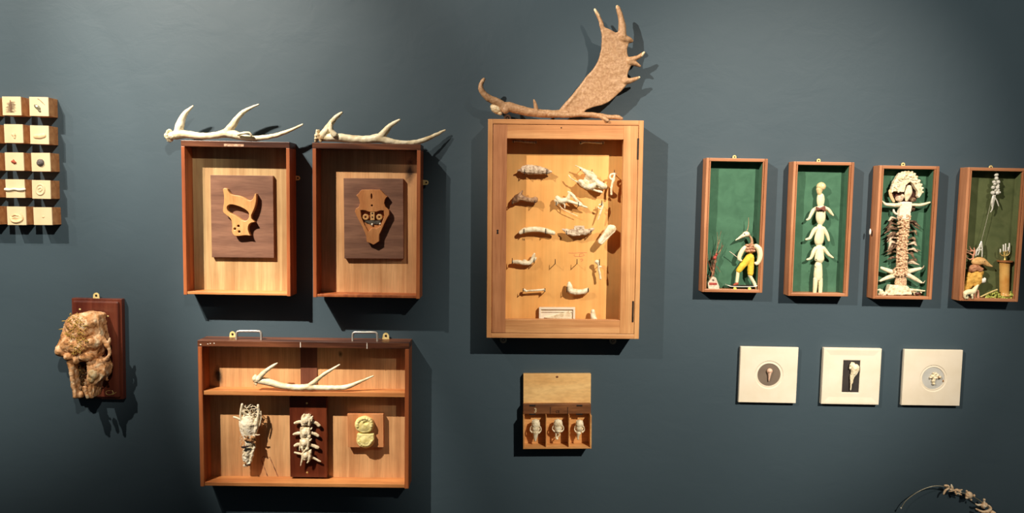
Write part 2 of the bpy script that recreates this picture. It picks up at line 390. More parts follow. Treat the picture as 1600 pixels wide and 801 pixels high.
# ------------------------------------------------------------------ small fittings
def mirror_plate(parent, px, py, d, r=3.6, down=5, w=None, name='hanging_plate', horiz=0):
    """a brass hanging plate: round eye with a screw, tongue running into the box edge"""
    Z = (px, py, 1.0); k = S(d); bm = bmesh.new(); c = P(px, py, d)
    n = 20; w = w or r * 1.15; pts = []
    if horiz == 0:
        for i in range(n + 1):
            a = math.pi * i / n; pts.append((c.x + r * k * math.cos(a), 0, c.z + r * k * math.sin(a)))
        pts += [(c.x - w * k, 0, c.z - down * k), (c.x + w * k, 0, c.z - down * k)]
    else:
        for i in range(n + 1):
            a = -math.pi / 2 + math.pi * i / n; pts.append((c.x + r * k * math.cos(a), 0, c.z + r * k * math.sin(a)))
        pts += [(c.x - down * k, 0, c.z + w * k), (c.x - down * k, 0, c.z - w * k)]
    prism(bm, pts, c.y + .0009, c.y - .0009)
    o = put(name, bm, m_paleplate, parent)
    b2 = bmesh.new(); bmesh.ops.create_cone(b2, cap_ends=True, segments=14, radius1=r * k * .42, radius2=r * k * .3, depth=.0016)
    b2.transform(Matrix.Translation((c.x, c.y - .0015, c.z)) @ Matrix.Rotation(math.pi / 2, 4, 'X'))
    put('screw', b2, m_iron, o)
    return o
def hook(parent, px, py, d, up=5, dback=.02, mat=None):
    """wire hook: out of the back board, then turned up"""
    bm = bmesh.new(); a = P(px, py, dback - .002); b = P(px, py, d); k = S(d)
    tube(bm, [(a.x, a.y, a.z, .0011), (b.x, b.y + .002, b.z, .0011), (b.x, b.y, b.z + .0012, .0011), (b.x, b.y, b.z + up * k, .0009)], 6, 2)
    return put('hook', bm, mat or m_iron, parent, smooth=True)

# ------------------------------------------------------------------ big drawers
def drawer(name, q, dd, t, ttop, tbot, label, cat, mats, back=.012, yoff=0.0):
    """q: Quad of the front rim; boards of thickness t / ttop / tbot; closed back board"""
    root = thing(name, label, cat, q.M); W, H, D = q.w, q.h, dd; M = q.M; b = .0009
    mside, mtop, mbot, mback = mats
    put('back_panel', one_box(M, -W / 2 + t, W / 2 - t, -back - yoff, -yoff - .004, tbot, H - ttop), mback, root)
    put('side_panel', one_box(M, -W / 2, -W / 2 + t, -D, -yoff - .001, 0, H - ttop, bev=b), mside, root)
    put('side_panel', one_box(M, W / 2 - t, W / 2, -D, -yoff - .001, 0, H - ttop, bev=b), mside, root)
    put('top_panel', one_box(M, -W / 2 - .0004, W / 2 + .0004, -D - .0004, -yoff - .001, H - ttop, H, bev=b), mtop, root, 'dark worn mahogany front board')
    put('bottom_panel', one_box(M, -W / 2 + t, W / 2 - t, -D + .0015, -yoff - .001, 0.0015, tbot, bev=b), mbot, root)
    return root
Z1 = (240, 140, 4.004)
q1 = Quad((283, 219.4), (452.5, 221.4), (453.7, 463), (286.5, 460), .060)
dr1 = drawer('wooden_drawer', q1, .060, .0092, .0155, .0085, 'tall upright wooden drawer with a pale back board, left of the two', 'drawer', (m_side, m_dark, m_sill, m_drawer_in))
q2 = Quad((487.5, 222), (656.8, 226), (656.3, 467), (489.8, 464), .076)
m_drawer_in2 = wood('drawer_back_wood_red', (236, 186, 132), (210, 154, 102), 'z', 42, 1.6, .5, stains_and_patches=[(tuple(q2.loc(641, 268, .024)), (.019, .03, .040), (70, 46, 26))])  # dark patch in the upper right corner of the back board
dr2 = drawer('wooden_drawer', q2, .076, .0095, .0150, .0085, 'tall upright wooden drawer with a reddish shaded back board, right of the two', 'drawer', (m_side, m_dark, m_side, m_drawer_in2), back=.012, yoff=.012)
mirror_plate(dr1, 465.5, 278, .004, 3.4, 6, horiz=1)
mirror_plate(dr2, 666.0, 285, .016, 3.6, 6, horiz=1)
# worn paper label and scrapes on the dark top boards
def on_front(q, px0, py0, px1, py1, d, th=.0007, mat=None, name='paper_label', parent=None, bev=0):
    a = q.loc(px0, py0, d); b = q.loc(px1, py1, d)
    return put(name, one_box(q.M, min(a.x, b.x), max(a.x, b.x), -d - th, -d + .0002, min(a.z, b.z), max(a.z, b.z), bev=bev), mat, parent)
on_front(q1, 350, 224.6, 381, 229, .0604, mat=m_label, parent=dr1)

q3 = Quad((309.3, 531.8), (640, 535), (637.8, 761.7), (312.4, 761), .060)
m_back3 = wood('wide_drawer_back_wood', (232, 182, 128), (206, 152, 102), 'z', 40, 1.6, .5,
               stains_and_patches=[(tuple(q3.loc(341, 588, .012)), (.017, .03, .036), (58, 50, 40)), (tuple(q3.loc(532, 553, .012)), (.008, .02, .011), (110, 84, 50))])
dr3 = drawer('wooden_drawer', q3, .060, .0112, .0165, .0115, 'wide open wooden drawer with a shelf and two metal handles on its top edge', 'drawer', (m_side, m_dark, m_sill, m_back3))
s0 = q3.loc(318, 610, .056); s1 = q3.loc(318, 616.5, .056)
put('shelf', one_box(q3.M, -q3.w / 2 + .0112, q3.w / 2 - .0112, -.0565, -.012, s1.z, s0.z, bev=.0008), m_sill, dr3)
a = q3.loc(469.5, 543, .013); b = q3.loc(496, 608, .013)
put('batten', one_box(q3.M, a.x, b.x, -.0145, -.0118, s0.z, q3.h - .0165), wood('red_batten', (132, 80, 58), (104, 58, 40), 'z', 30, 2, .5), dr3, 'dark red vertical strip')
Z7 = (290, 500, 5.342); Z8 = (460, 500, 5.34)
for Z, pts in ((Z7, [(425, 172), (425, 118), (430, 100), (448, 92), (520, 91), (608, 92), (626, 101), (632, 118), (633, 172)]),
               (Z8, [(487, 180), (487, 125), (492, 108), (510, 101), (590, 101), (668, 101), (686, 109), (692, 126), (693, 180)])):
    bm = bmesh.new(); tubeZ(bm, Z, [(x, y, 9.5) for x, y in pts], .042, seg=12, sub=4); put('handle', bm, m_steel, dr3, 'pale metal bow handle', smooth=True)
for Z, x, y, r in ((Z7, 392, 116, 4.4), (Z8, 763, 130, 4.8)):
    mirror_plate(dr3, *Zp(Z, x, y), .010, r, 8, r * 1.2)
for x, y, ww, hh in ((312.5, 537.5, 2, 1.5), (324, 537, 1.5, 1), (328, 536.2, 1.6, 1), (334, 535.8, 1.5, 1.2), (469, 535, 1, 8), (573, 536, 1, 9)):
    on_front(q3, x, y - .5, x + ww, y - .5 + hh, .0604, mat=m_white if ww < 3 else m_label, name='paint_fleck', parent=dr3)
# thin dark lines laid flat on the back board
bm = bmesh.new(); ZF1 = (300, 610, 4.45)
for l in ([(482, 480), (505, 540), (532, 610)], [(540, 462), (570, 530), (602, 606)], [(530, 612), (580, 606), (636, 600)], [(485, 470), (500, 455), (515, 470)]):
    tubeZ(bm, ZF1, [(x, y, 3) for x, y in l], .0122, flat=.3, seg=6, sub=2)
put('brown_line', bm, m_twig, dr3, 'thin brown line marks on the back')

# ------------------------------------------------------------------ saw handle pieces in the two upright drawers
qb1 = Quad((327.9, 272.4), (426.2, 275.2), (428.5, 402.6), (331.5, 401.9), .022)
w1 = thing('mounted_saw_handle', 'pale saw handle with a long grip hole on a walnut board, left upright drawer', 'saw handle', q1.M @ Matrix.Translation((0, -.012, .06)))
put('backing_board', one_box(qb1.M, -qb1.w / 2, qb1.w / 2, -.022, -.0122, 0, qb1.h, bev=.0008), m_walnut, w1)
ZH = (330, 280, 8.01)
outer = [(150, 115), (195, 115), (215, 150), (245, 185), (290, 198), (345, 205), (400, 225), (450, 255), (485, 262), (515, 250), (535, 215), (548, 180), (562, 185), (565, 230), (560, 290), (545, 350), (520, 410), (502, 450), (505, 490), (525, 515), (540, 535), (500, 545), (470, 570), (460, 610), (465, 650), (480, 690), (485, 705), (430, 700), (370, 708), (310, 710), (275, 690), (258, 650), (262, 600), (260, 560), (250, 510), (225, 475), (180, 440), (148, 405), (150, 350), (158, 290), (160, 220), (152, 165)]
hole = [(198, 342), (236, 316), (300, 324), (362, 344), (415, 370), (456, 402), (473, 440), (466, 488), (432, 518), (390, 512), (345, 480), (298, 450), (240, 424), (204, 386)]
h1 = put('saw_handle', plate(ZH, outer, [hole] + [circle(x, y, 15) for x, y in ((295, 620), (340, 585), (350, 655))], .0222, .037, .0014), m_beech, w1, 'pale curved saw handle', smooth=True)
qb2 = Quad((537, 278), (629.8, 279), (630.8, 404), (537.8, 403.7), .036)
w2 = thing('mounted_saw_handle', 'skull-faced saw handle with round eyes on a walnut board, right upright drawer', 'saw handle', q2.M @ Matrix.Translation((0, -.024, .06)))
put('backing_board', one_box(qb2.M, -qb2.w / 2, qb2.w / 2, -.036, -.0242, 0, qb2.h, bev=.0008), m_walnut, w2)
ZK2 = (535, 285, 7.63)
outer = [(230, 85), (340, 82), (445, 85), (475, 110), (505, 145), (535, 168), (508, 200), (497, 245), (515, 290), (555, 328), (558, 380), (530, 430), (500, 490), (470, 560), (440, 620), (437, 700), (405, 722), (370, 742), (330, 722), (290, 708), (285, 650), (270, 600), (240, 530), (205, 470), (170, 400), (148, 345), (160, 310), (195, 290), (208, 250), (200, 210), (185, 178), (163, 155), (195, 125), (212, 98)]
cav = [(215, 330), (270, 332), (320, 350), (355, 352), (400, 350), (450, 334), (492, 335), (498, 400), (472, 470), (455, 520), (400, 548), (350, 540), (310, 585), (262, 500), (225, 410)]
put('saw_handle', plate(ZK2, outer, [cav, circle(348, 165, 10, 10, 34), circle(352, 275, 11)], .0362, .050, .0012, smooth=False), m_beech2, w2, 'flat shield-shaped handle cut like a skull', smooth=False)
bm = bmesh.new(); prismZ(bm, ZK2, [(250, 480), (330, 470), (400, 500), (470, 480), (470, 560), (310, 600)], .0362, .045); put('lower_face', bm, m_beech2, w2)
bm = bmesh.new(); prismZ(bm, ZK2, [(222, 335), (490, 338), (494, 400), (460, 500), (260, 500), (226, 405)], .0362, .0385); put('cavity_floor', bm, m_side, w2, 'reddish wood behind the eyes')
bm = bmesh.new(); prismZ(bm, ZK2, [(333, 350), (382, 350), (382, 448), (333, 448)], .0362, .049); nose = put('nose_strip', bm, m_beech, w2)
for x, y in ((357, 368), (357, 412)):
    bm = bmesh.new(); ellZ(bm, ZK2, x, y, 10, 10, .049, .001); put('screw_head', bm, m_hole, nose, smooth=True)
for x in (277, 440):
    e = put('eye', plate(ZK2, circle(x, 412, 37, 20), [circle(x, 412, 12, 10)], .0362, .047, .0012), m_beech, w2, 'pale wooden disc with a centre hole', smooth=True)
bm = bmesh.new(); prismZ(bm, ZK2, [(265, 458), (300, 452), (400, 455), (455, 450), (450, 472), (420, 495), (370, 490), (330, 500), (310, 482), (270, 470)], .0362, .048); put('mouth_plate', bm, mottled('tarnished_metal', [(70, 64, 56), (104, 96, 84)], 90, .4, 0), w2, 'dull grey metal mouth')
for x, y, r in ((355, 500, 14), (450, 492, 12)):
    bm = bmesh.new(); ellZ(bm, ZK2, x, y, r, r * 1.2, .047, .003); put('tooth', bm, m_plaster, w2, smooth=True)

# ------------------------------------------------------------------ antlers on the drawers
def antler(name, label, Z, beams, d, mat, voxel=.0016, burr=None, group=None, noise=.0009, flat=1.0, extra=None):
    bm = bmesh.new()
    for b in beams: tubeZ(bm, Z, b, d, flat=flat, seg=12, sub=4)
    if burr:
        for k in range(14):
            a = 2 * math.pi * k / 14; x, y, r, rr = burr
            c = PZ(Z, x, y, d); kk = S(d) / Z[2]
            ell(bm, c + Vector((random.uniform(-.001, .001), math.cos(a) * r * kk, math.sin(a) * r * kk)), (rr * kk, rr * kk, rr * kk), 0, 1)
    me = organic(bm, voxel, 3, noise, 90, noise2=noise * .3)
    t = thing(name, label, 'antler', (P(*Zp(Z, beams[0][len(beams[0]) // 2][0], beams[0][len(beams[0]) // 2][1]), d)), group)
    put('beam', me, mat, t, smooth=True)
    return t
a1 = antler('shed_antler', 'smooth white antler with two curved tines lying on top of the left upright drawer', Z1,
    [[(112, 292, 20), (150, 280, 28), (210, 280, 23), (300, 291, 19), (390, 285, 20), (450, 274, 25), (500, 280, 26), (560, 298, 19), (620, 303, 14), (700, 298, 14), (780, 282, 12), (860, 252, 9), (932, 217, 5)],
     [(150, 275, 24, .043), (165, 225, 25, .044), (180, 180, 19, .045), (205, 140, 13, .047), (246, 103, 5, .049)],
     [(450, 274, 22, .043), (490, 228, 22, .044), (525, 178, 16, .045), (565, 138, 12, .047), (612, 112, 8, .048), (658, 92, 4, .050)],
     [(530, 280, 8, .058), (570, 271, 7, .059), (600, 272, 6, .058), (612, 285, 6, .056)]], .042, m_antler)
bm = bmesh.new(); 
for k in range(16):
    a = 2 * math.pi * k / 16; c = PZ(Z1, 100 + 8 * math.cos(a), 288, .048); kk = S(.05) / 4
    ell(bm, c + Vector((0, math.cos(a) * 24 * kk, math.sin(a) * 33 * kk)), (9 * kk, 9 * kk, 8 * kk), 0, 1)
tubeZ(bm, Z1, [(92, 288, 24), (116, 290, 22)], .048)
put('burr', organic(bm, .0014, 2, .0014, 200), m_antler, a1, smooth=True)
Z5 = (470, 150, 4.004)
a2 = antler('shed_antler', 'white antler with a brown ridged base lying on top of the right upright drawer', Z5,
    [[(120, 262, 18), (165, 258, 24), (240, 260, 26), (330, 270, 23), (420, 272, 23), (490, 264, 27), (560, 285, 19), (640, 294, 15, .052), (720, 290, 15, .044), (790, 268, 13, .034), (850, 240, 10, .026), (903, 213, 5, .020)],
     [(140, 245, 24, .06), (165, 205, 19, .062), (200, 155, 15, .065), (232, 122, 11, .068), (256, 104, 7, .07)],
     [(215, 245, 16, .07), (190, 215, 14, .072), (188, 180, 10, .074)],
     [(490, 262, 22, .06), (528, 222, 20, .062), (560, 185, 14, .064), (590, 165, 10, .066), (618, 149, 6, .068)]], .058, m_antler)
bm = bmesh.new(); tubeZ(bm, Z5, [(108, 250, 22), (130, 256, 26), (150, 252, 24)], .058)
for k in range(12):
    a = 2 * math.pi * k / 12; c = PZ(Z5, 104 + 10 * math.sin(a * 1.0), 250, .058); kk = S(.05) / 4
    ell(bm, c + Vector((0, math.cos(a) * 22 * kk, math.sin(a) * 33 * kk)), (8 * kk, 9 * kk, 9 * kk), 0, 1)
tubeZ(bm, Z5, [(100, 215, 6), (104, 245, 9), (125, 282, 6)], .066)
put('burr', organic(bm, .0014, 2, .002, 160), m_antler2, a2, 'brown ridged burr', smooth=True)
a3 = antler('shed_antler', 'small white antler resting on the shelf inside the wide drawer', (0, 0, 1),
    [[(401, 594.5, 4.2), (414, 595.2, 5.6), (428, 599, 5.2), (443, 603, 4.7), (460, 605, 4.6), (475, 605, 4.9), (485, 604.5, 5.2), (498, 605.2, 4.1), (516, 605.6, 3.8), (535, 605.2, 3.7), (548, 602, 3.3), (561, 596.5, 2.4), (572, 592, 1.7), (583.5, 586.8, .8)],
     [(404, 592, 4.4, .053), (411, 583, 3.6, .055), (421, 575, 2.8, .056), (428.5, 570, 2, .057), (433, 567.2, 1.0, .058)],
     [(484, 602, 3.8, .050), (496, 592.5, 3.1, .051), (509, 582.4, 2.5, .052), (520, 576, 1.8, .053), (530.5, 569.5, 1.0, .054)]], .049, m_antler, .0013)
bm = bmesh.new(); tubeZ(bm, (0, 0, 1), [(399.5, 591, 5.5), (402, 593.5, 5.2)], .050)
for k in range(9): ellZ(bm, (0, 0, 1), 399.5 + random.uniform(-1.5, 1.5), 586.5 + k * 1.7, 2, 1.6, .051 + random.uniform(-.003, .004))
put('burr', organic(bm, .0012, 2, .001, 200), m_antler2, a3, smooth=True)

# ------------------------------------------------------------------ pieces in the wide drawer
ZV = (450, 630, 7.28)
qp = Quad((451.2, 620.1), (511.5, 620.1), (510.2, 745.8), (454, 744.9), .030)
sp = thing('mounted_spine', 'dark red plaque carrying four white vertebrae, inside the wide drawer under the shelf', 'spine', q3.M @ Matrix.Translation((-.01, -.012, .0115)))
put('plaque', one_box(qp.M, -qp.w / 2, qp.w / 2, -.030, -.0125, 0, qp.h, bev=.002), m_mahog2, sp, 'glossy dark red plaque')
for x, y in ((479.5, 629.5), (480, 738)):
    bm = bmesh.new(); ellZ(bm, (0, 0, 1), x, y, 1.6, 1.6, .030, .001); put('screw', bm, m_brass, sp, smooth=True)
VT = [
 ([(165, 150, 12), (158, 200, 12), (160, 250, 10)], (205, 190, 46, 58), [(80, 222, 15), (112, 212, 18), (160, 208, 18)], [(255, 205, 17), (315, 220, 18), (352, 250, 20)], [[(185, 150, 12), (184, 122, 8)], [(230, 150, 12), (238, 122, 8)], [(262, 175, 10), (280, 140, 8), (270, 200, 8)]]),
 ([(150, 280, 12), (148, 330, 12), (152, 385, 10)], (197, 330, 46, 58), [(62, 352, 11), (100, 341, 18), (155, 335, 17)], [(248, 330, 18), (305, 345, 18), (340, 366, 18)], [[(265, 290, 10), (272, 275, 6)], [(245, 370, 14), (250, 395, 10)]]),
 ([(145, 420, 12), (140, 460, 12), (132, 530, 8)], (190, 448, 46, 55), [(78, 480, 16), (110, 465, 17), (150, 460, 16)], [(245, 465, 18), (300, 485, 19), (338, 502, 20)], [[(255, 420, 10), (268, 402, 7)], [(225, 510, 16), (200, 530, 12)], [(160, 500, 12), (170, 545, 8)]]),
 ([(170, 560, 12), (165, 620, 14), (142, 712, 4)], (208, 588, 40, 45), [(76, 557, 10), (120, 568, 13), (175, 580, 13)], [(250, 595, 17), (310, 630, 13), (368, 660, 9)], [[(235, 610, 14), (240, 650, 10), (222, 672, 9)], [(255, 560, 14), (262, 530, 9)], [(185, 550, 12), (205, 520, 8)]]),
]
for col, bd, la, ra, ex in VT:
    bm = bmesh.new(); tubeZ(bm, ZV, col, .042)
    ellZ(bm, ZV, bd[0], bd[1], bd[2], bd[3], .040, .010); tubeZ(bm, ZV, [(bd[0] + 38, bd[1] - 45, 14), (bd[0] + 42, bd[1], 16), (bd[0] + 36, bd[1] + 50, 14)], .043)
    tubeZ(bm, ZV, la, .038, flat=.6); tubeZ(bm, ZV, ra, .038, flat=.6)
    for e in ex: tubeZ(bm, ZV, e, .044, sub=2)
    prismZ(bm, ZV, [(bd[0] - 44, bd[1] - 56), (bd[0] + 44, bd[1] - 50), (bd[0] + 46, bd[1] + 58), (bd[0] - 46, bd[1] + 58)], .030, .044)
    put('vertebra', organic(bm, .0010, 2, .0006, 180, dents=[dent(ZV, bd[0] - 2, bd[1] + 42, 9, 9, .0505, .006)]), m_bone, sp, smooth=True)
qc = Quad((542.7, 646.6), (599, 646.6), (599, 698.2), (543.4, 698.8), .028)
cs = thing('mounted_dental_cast', 'yellow plaster jaw cast on a small square wooden board in the wide drawer', 'dental cast', q3.M @ Matrix.Translation((.13, -.012, .06)))
put('backing_board', one_box(qc.M, -qc.w / 2, qc.w / 2, -.028, -.0122, 0, qc.h, bev=.0006), m_castboard, cs)
ZC2 = (440, 610, 4.45)
bm = bmesh.new(); ellZ(bm, ZC2, 577, 236, 69, 62, .032, .012, rot=0, sub=3); prismZ(bm, ZC2, circle(577, 238, 60, 24, 54), .028, .041)
for k in range(11):
    a = math.radians(-15 + 21 * k); ellZ(bm, ZC2, 577 + 50 * math.cos(a), 236 - 43 * math.sin(a), 11, 11, .041, .003)
put('upper_jaw', organic(bm, .0011, 2, .0006, 150, dents=[dent(ZC2, 584, 224, 20, 13, .043, .004)]), m_yellowcast, cs, smooth=True)
bm = bmesh.new(); ellZ(bm, ZC2, 583, 345, 63, 55, .032, .011, sub=3); prismZ(bm, ZC2, [(525, 302), (640, 302), (642, 340), (610, 388), (575, 396), (540, 385), (522, 335)], .028, .040)
for k in range(9):
    a = math.radians(200 + 17.5 * k); ellZ(bm, ZC2, 583 + 46 * math.cos(a), 338 - 42 * math.sin(a), 9, 9, .040, .003)
put('lower_jaw', organic(bm, .0011, 2, .0008, 150, dents=[]), m_yellowcast, cs, smooth=True)
# fibrous white specimen hanging at the left
ZF = (350, 620, 6.675)
fs = thing('fibrous_specimen', 'shaggy white tapering specimen with bristly top hanging left inside the wide drawer', 'specimen', P(388, 725, .012))
bm = bmesh.new()
tubeZ(bm, ZF, [(255, 235, 70), (252, 280, 88), (258, 340, 76), (262, 400, 60), (270, 460, 52), (262, 500, 40)], .034, flat=.7, seg=14)
tubeZ(bm, ZF, [(180, 240, 22), (190, 330, 25), (215, 400, 22)], .036); tubeZ(bm, ZF, [(345, 240, 25), (330, 330, 25), (310, 420, 20)], .036)
put('upper_body', organic(bm, .0013, 2, .0014, 120, noise2=.0008), m_fuzz, fs, smooth=True)
bm = bmesh.new(); tubeZ(bm, ZF, [(268, 520, 44), (252, 570, 50), (235, 630, 42), (238, 690, 30), (215, 715, 18)], .032, flat=.7, seg=14); tubeZ(bm, ZF, [(320, 500, 10), (300, 580, 14), (280, 660, 12), (262, 700, 10)], .036)
put('lower_body', organic(bm, .0013, 2, .002, 180, noise2=.0012), m_fuzz, fs, smooth=True)
bm = bmesh.new()
for k in range(26):
    x = random.uniform(215, 325); y = random.uniform(405, 485); ellZ(bm, ZF, x, y, random.uniform(8, 17), random.uniform(7, 14), .044 + random.uniform(-.002, .003))
put('brown_crust', organic(bm, .0012, 1, .001, 200), m_brownpatch, fs, 'crumbly brown patch', smooth=True)
bm = bmesh.new(); tubeZ(bm, ZF, [(182, 520, 6), (205, 522, 14), (235, 518, 10), (268, 510, 4)], .046); put('dark_seed', bm, m_hole, fs, smooth=True)
bm = bmesh.new()
for p in ([(190, 78, 14), (180, 130, 14), (172, 190, 12), (178, 250, 10)], [(355, 88, 14), (362, 150, 16), (352, 220, 15), (340, 280, 12)], [(100, 208, 8), (130, 215, 11), (165, 232, 12)], [(372, 392, 5), (350, 396, 7), (330, 390, 6)], [(385, 150, 6), (388, 220, 7), (370, 300, 6)]):
    tubeZ(bm, ZF, p, .040, seg=8)
for k in range(70):
    x = random.uniform(185, 365); y = random.uniform(90, 250); a = random.uniform(-60, 240); a = math.radians(a); l = random.uniform(25, 60); d = random.uniform(.028, .046)
    b_ = random.uniform(-14, 14)
    tubeZ(bm, ZF, [(x - l * math.cos(a) / 2, y - l * math.sin(a) / 2, 3), (x + b_, y + b_, 4.5), (x + l * math.cos(a) / 2, y + l * math.sin(a) / 2, 2.5)], d, seg=5, sub=3)
for k in range(26):
    t = random.random(); y = 240 + 440 * t; hw = 95 - 55 * t; sgn = random.choice((-1, 1)); x = 255 - 15 * t + sgn * hw * random.uniform(.5, 1.0)
    tubeZ(bm, ZF, [(x, y, 3), (x + sgn * 8, y + random.uniform(5, 25), 3), (x + sgn * random.uniform(4, 22), y + random.uniform(20, 45), 1.6)], .038, seg=5, sub=2)
put('fibres', bm, m_fibre, fs, kind='stuff', smooth=True)
bm = bmesh.new(); ellZ(bm, ZF, 270, 165, 78, 85, .024, .008); put('dark_core', bm, m_moss, fs, smooth=True)
for x, y in ((222, 690), (262, 705)):
    bm = bmesh.new(); ellZ(bm, ZF, x, y, 16, 11, .038, .004, rot=20); put('dried_pad', bm, m_hole if x > 250 else m_brownpatch, fs, smooth=True)

# ------------------------------------------------------------------ display cabinet
qC = Quad((762.7, 186), (1006.6, 187.9), (997.7, 529.3), (760, 527.5), .080)
cab = thing('display_cabinet', 'large shallow oak wall cabinet with an open-framed door, full of small bones', 'cabinet', qC.M)
W, H, D = qC.w, qC.h, .080; t = .0125
for sx in (-1, 1):
    put('side_panel', one_box(qC.M, *(sorted((sx * W / 2, sx * (W / 2 - t)))), -D, -.0005, 0, H, bev=.001), m_cab, cab)
put('top_panel', one_box(qC.M, -W / 2 + t, W / 2 - t, -D + .0004, -.0005, H - t, H, bev=.001), m_cabx, cab)
put('bottom_panel', one_box(qC.M, -W / 2 + t, W / 2 - t, -D + .0004, -.0005, 0, t, bev=.001), m_cabx, cab)
put('back_panel', one_box(qC.M, -W / 2 + t, W / 2 - t, -.020, -.003, t, H - t), m_cabback, cab)
o_tl = qC.loc(792.6, 216.2, D); o_br = qC.loc(968.0, 500, D); o_tr = qC.loc(975.4, 217.6, D); o_bl = qC.loc(789.5, 498.8, D)
ox0 = (o_tl.x + o_bl.x) / 2; ox1 = (o_tr.x + o_br.x) / 2; oz1 = (o_tl.z + o_tr.z) / 2; oz0 = (o_bl.z + o_br.z) / 2
g = .0011; dx0, dx1, dz0, dz1 = -W / 2 + t + g, W / 2 - t - g, t + g, H - t - g
bm = bmesh.new()
for bb in ((dx0, ox0, dz0, dz1), (ox1, dx1, dz0, dz1), (ox0, ox1, oz1, dz1), (ox0, ox1, dz0, oz0)): box(bm, qC.M, bb[0], bb[1], -.0622, -.0600, bb[2], bb[3])
door = put('door', bm, m_cab, cab)
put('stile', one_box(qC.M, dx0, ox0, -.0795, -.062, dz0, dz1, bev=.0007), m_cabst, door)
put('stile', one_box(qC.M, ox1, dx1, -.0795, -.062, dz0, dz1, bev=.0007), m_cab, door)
put('rail', one_box(qC.M, ox0, ox1, -.0793, -.062, oz1, dz1, bev=.0007), m_cabx, door)
put('rail', one_box(qC.M, ox0, ox1, -.0793, -.062, dz0, oz0, bev=.0007), m_cabx, door)
kh = bmesh.new(); ellZ(kh, (750, 340, 3.814), 105, 76, 6, 6, .0796, .0008); prismZ(kh, (750, 340, 3.814), [(102, 76), (108, 76), (111, 96), (99, 96)], .079, .0802); put('keyhole', kh, m_black, door)
for x, y0, y1 in ((996.8, 216, 249), (989.0, 470, 503)):
    a = qC.loc(x - .9, y0, .0802); b = qC.loc(x + .9, y1, .0802)
    put('hinge', one_box(qC.M, a.x, b.x, -.0812, -.07, b.z, a.z, bev=.0004), m_iron, cab, 'dark narrow hinge')
a = qC.loc(770, 193, D)
for px, py, up in ((786.5, 530.5, 0), (957.5, 532, 0), (793, 184.5, 1)):
    bm = bmesh.new(); c = P(px, py, .012); k = S(.01); n = 18; R0, R1 = 5.6 * k, 2.6 * k
    ring = [];
    for R_ in (R0, R1):
        for yy in (-.0015, .0015): ring.append([bm.verts.new((c.x + R_ * math.cos(6.2832 * i / n), c.y + yy, c.z + R_ * math.sin(6.2832 * i / n))) for i in range(n)])
    for A, B in ((0, 1), (1, 3), (3, 2), (2, 0)):
        for i in range(n): bm.faces.new((ring[A][i], ring[A][(i + 1) % n], ring[B][(i + 1) % n], ring[B][i]))
    sc = put('hanging_ring', bm, m_steel if up else m_wire, cab)
    bm = bmesh.new(); ell(bm, c, (1.6 * k, .002, 1.6 * k)); put('screw', bm, m_steel, sc, smooth=True)
for px, py in ((877, 199.5),):
    bm = bmesh.new(); ellZ(bm, (0, 0, 1), px, py, 1.2, 1.0, .0797, .0005); put('knot', bm, m_hole, door)

ZA = (790, 240, 8.9); ZB = (860, 245, 8.01); ZC = (790, 340, 8.01); ZD = (790, 430, 8.89); ZE = (750, 180, 4.45); ZG_ = (870, 180, 4.45)
for Z, x, y, up in ((ZA, 262, 285, 8), (ZA, 575, 285, 8), (ZA, 92, 700, 5), (ZA, 402, 700, 5), (ZC, 230, 195, 7), (ZC, 503, 200, 8), (ZC, 765, 205, 5), (ZC, 1068, 200, 5), (ZC, 82, 570, 8), (ZC, 360, 565, 7),
                    (ZC, 620, 575, 7), (ZC, 893, 575, 7), (ZC, 1175, 590, 9), (ZD, 243, 225, 5), (ZD, 545, 225, 5), (ZD, 850, 230, 8), (ZD, 1150, 228, 6), (ZE, 232, 190, 3), (ZE, 390, 195, 3), (ZG_, 165, 197, 3), (ZG_, 320, 200, 3),
                    (ZB, 72, 605, 6), (ZB, 350, 615, 6), (ZB, 520, 190, 4), (ZB, 642, 600, 7), (ZB, 800, 215, 6), (ZB, 375, 165, 3)):
    hook(cab, *Zp(Z, x, y), .046, up)
# pencilled marks
put('pencilled_number', text_mesh('16', Matrix.Translation(PZ(ZC, 222, 270, .0203)), .0085), m_ink, cab, 'small handwritten number 16')
bm = bmesh.new()
for l in ([(790, 440), (860, 442), (960, 436), (1015, 438)], [(860, 460), (862, 482), (935, 485)], [(925, 455), (960, 448), (985, 470), (950, 482), (925, 480), (925, 455)], [(935, 525), (955, 515), (968, 530), (945, 545)]):
    tubeZ(bm, ZC, [(x, y, 2.6) for x, y in l], .0202, flat=.3, seg=6, sub=2)
put('pencil_scribble', bm, m_pencil, cab, 'faint red pencil marks above the empty hook')

BG = 'small bones mounted inside the oak cabinet'
def bone(name, label, shapes, mat, voxel=.0011, smooth=2, noise=.0006, dents=(), cat='bone'):
    bm = bmesh.new()
    for s in shapes:
        if s[0] == 't': tubeZ(bm, s[1], s[2], s[3], flat=s[4] if len(s) > 4 else 1.0)
        elif s[0] == 'e': ellZ(bm, *s[1:])
        elif s[0] == 'p': prismZ(bm, *s[1:])
    return put(name, organic(bm, voxel, smooth, noise, 160, dents, noise * .5), mat, None, label, cat, BG, smooth=True)
bone('leg_bone', 'thin grey bone in the shaded top left corner of the oak cabinet', [('t', ZE, [(232, 180, 11), (250, 177, 8), (300, 182, 7), (365, 187, 8), (385, 187, 11)], .04)], m_greybone)
bone('leg_bone', 'thin pale bone in the shaded top right corner of the oak cabinet', [('t', ZG_, [(168, 190, 12), (192, 184, 8), (240, 187, 7), (300, 190, 8), (322, 188, 11)], .04)], m_bone)
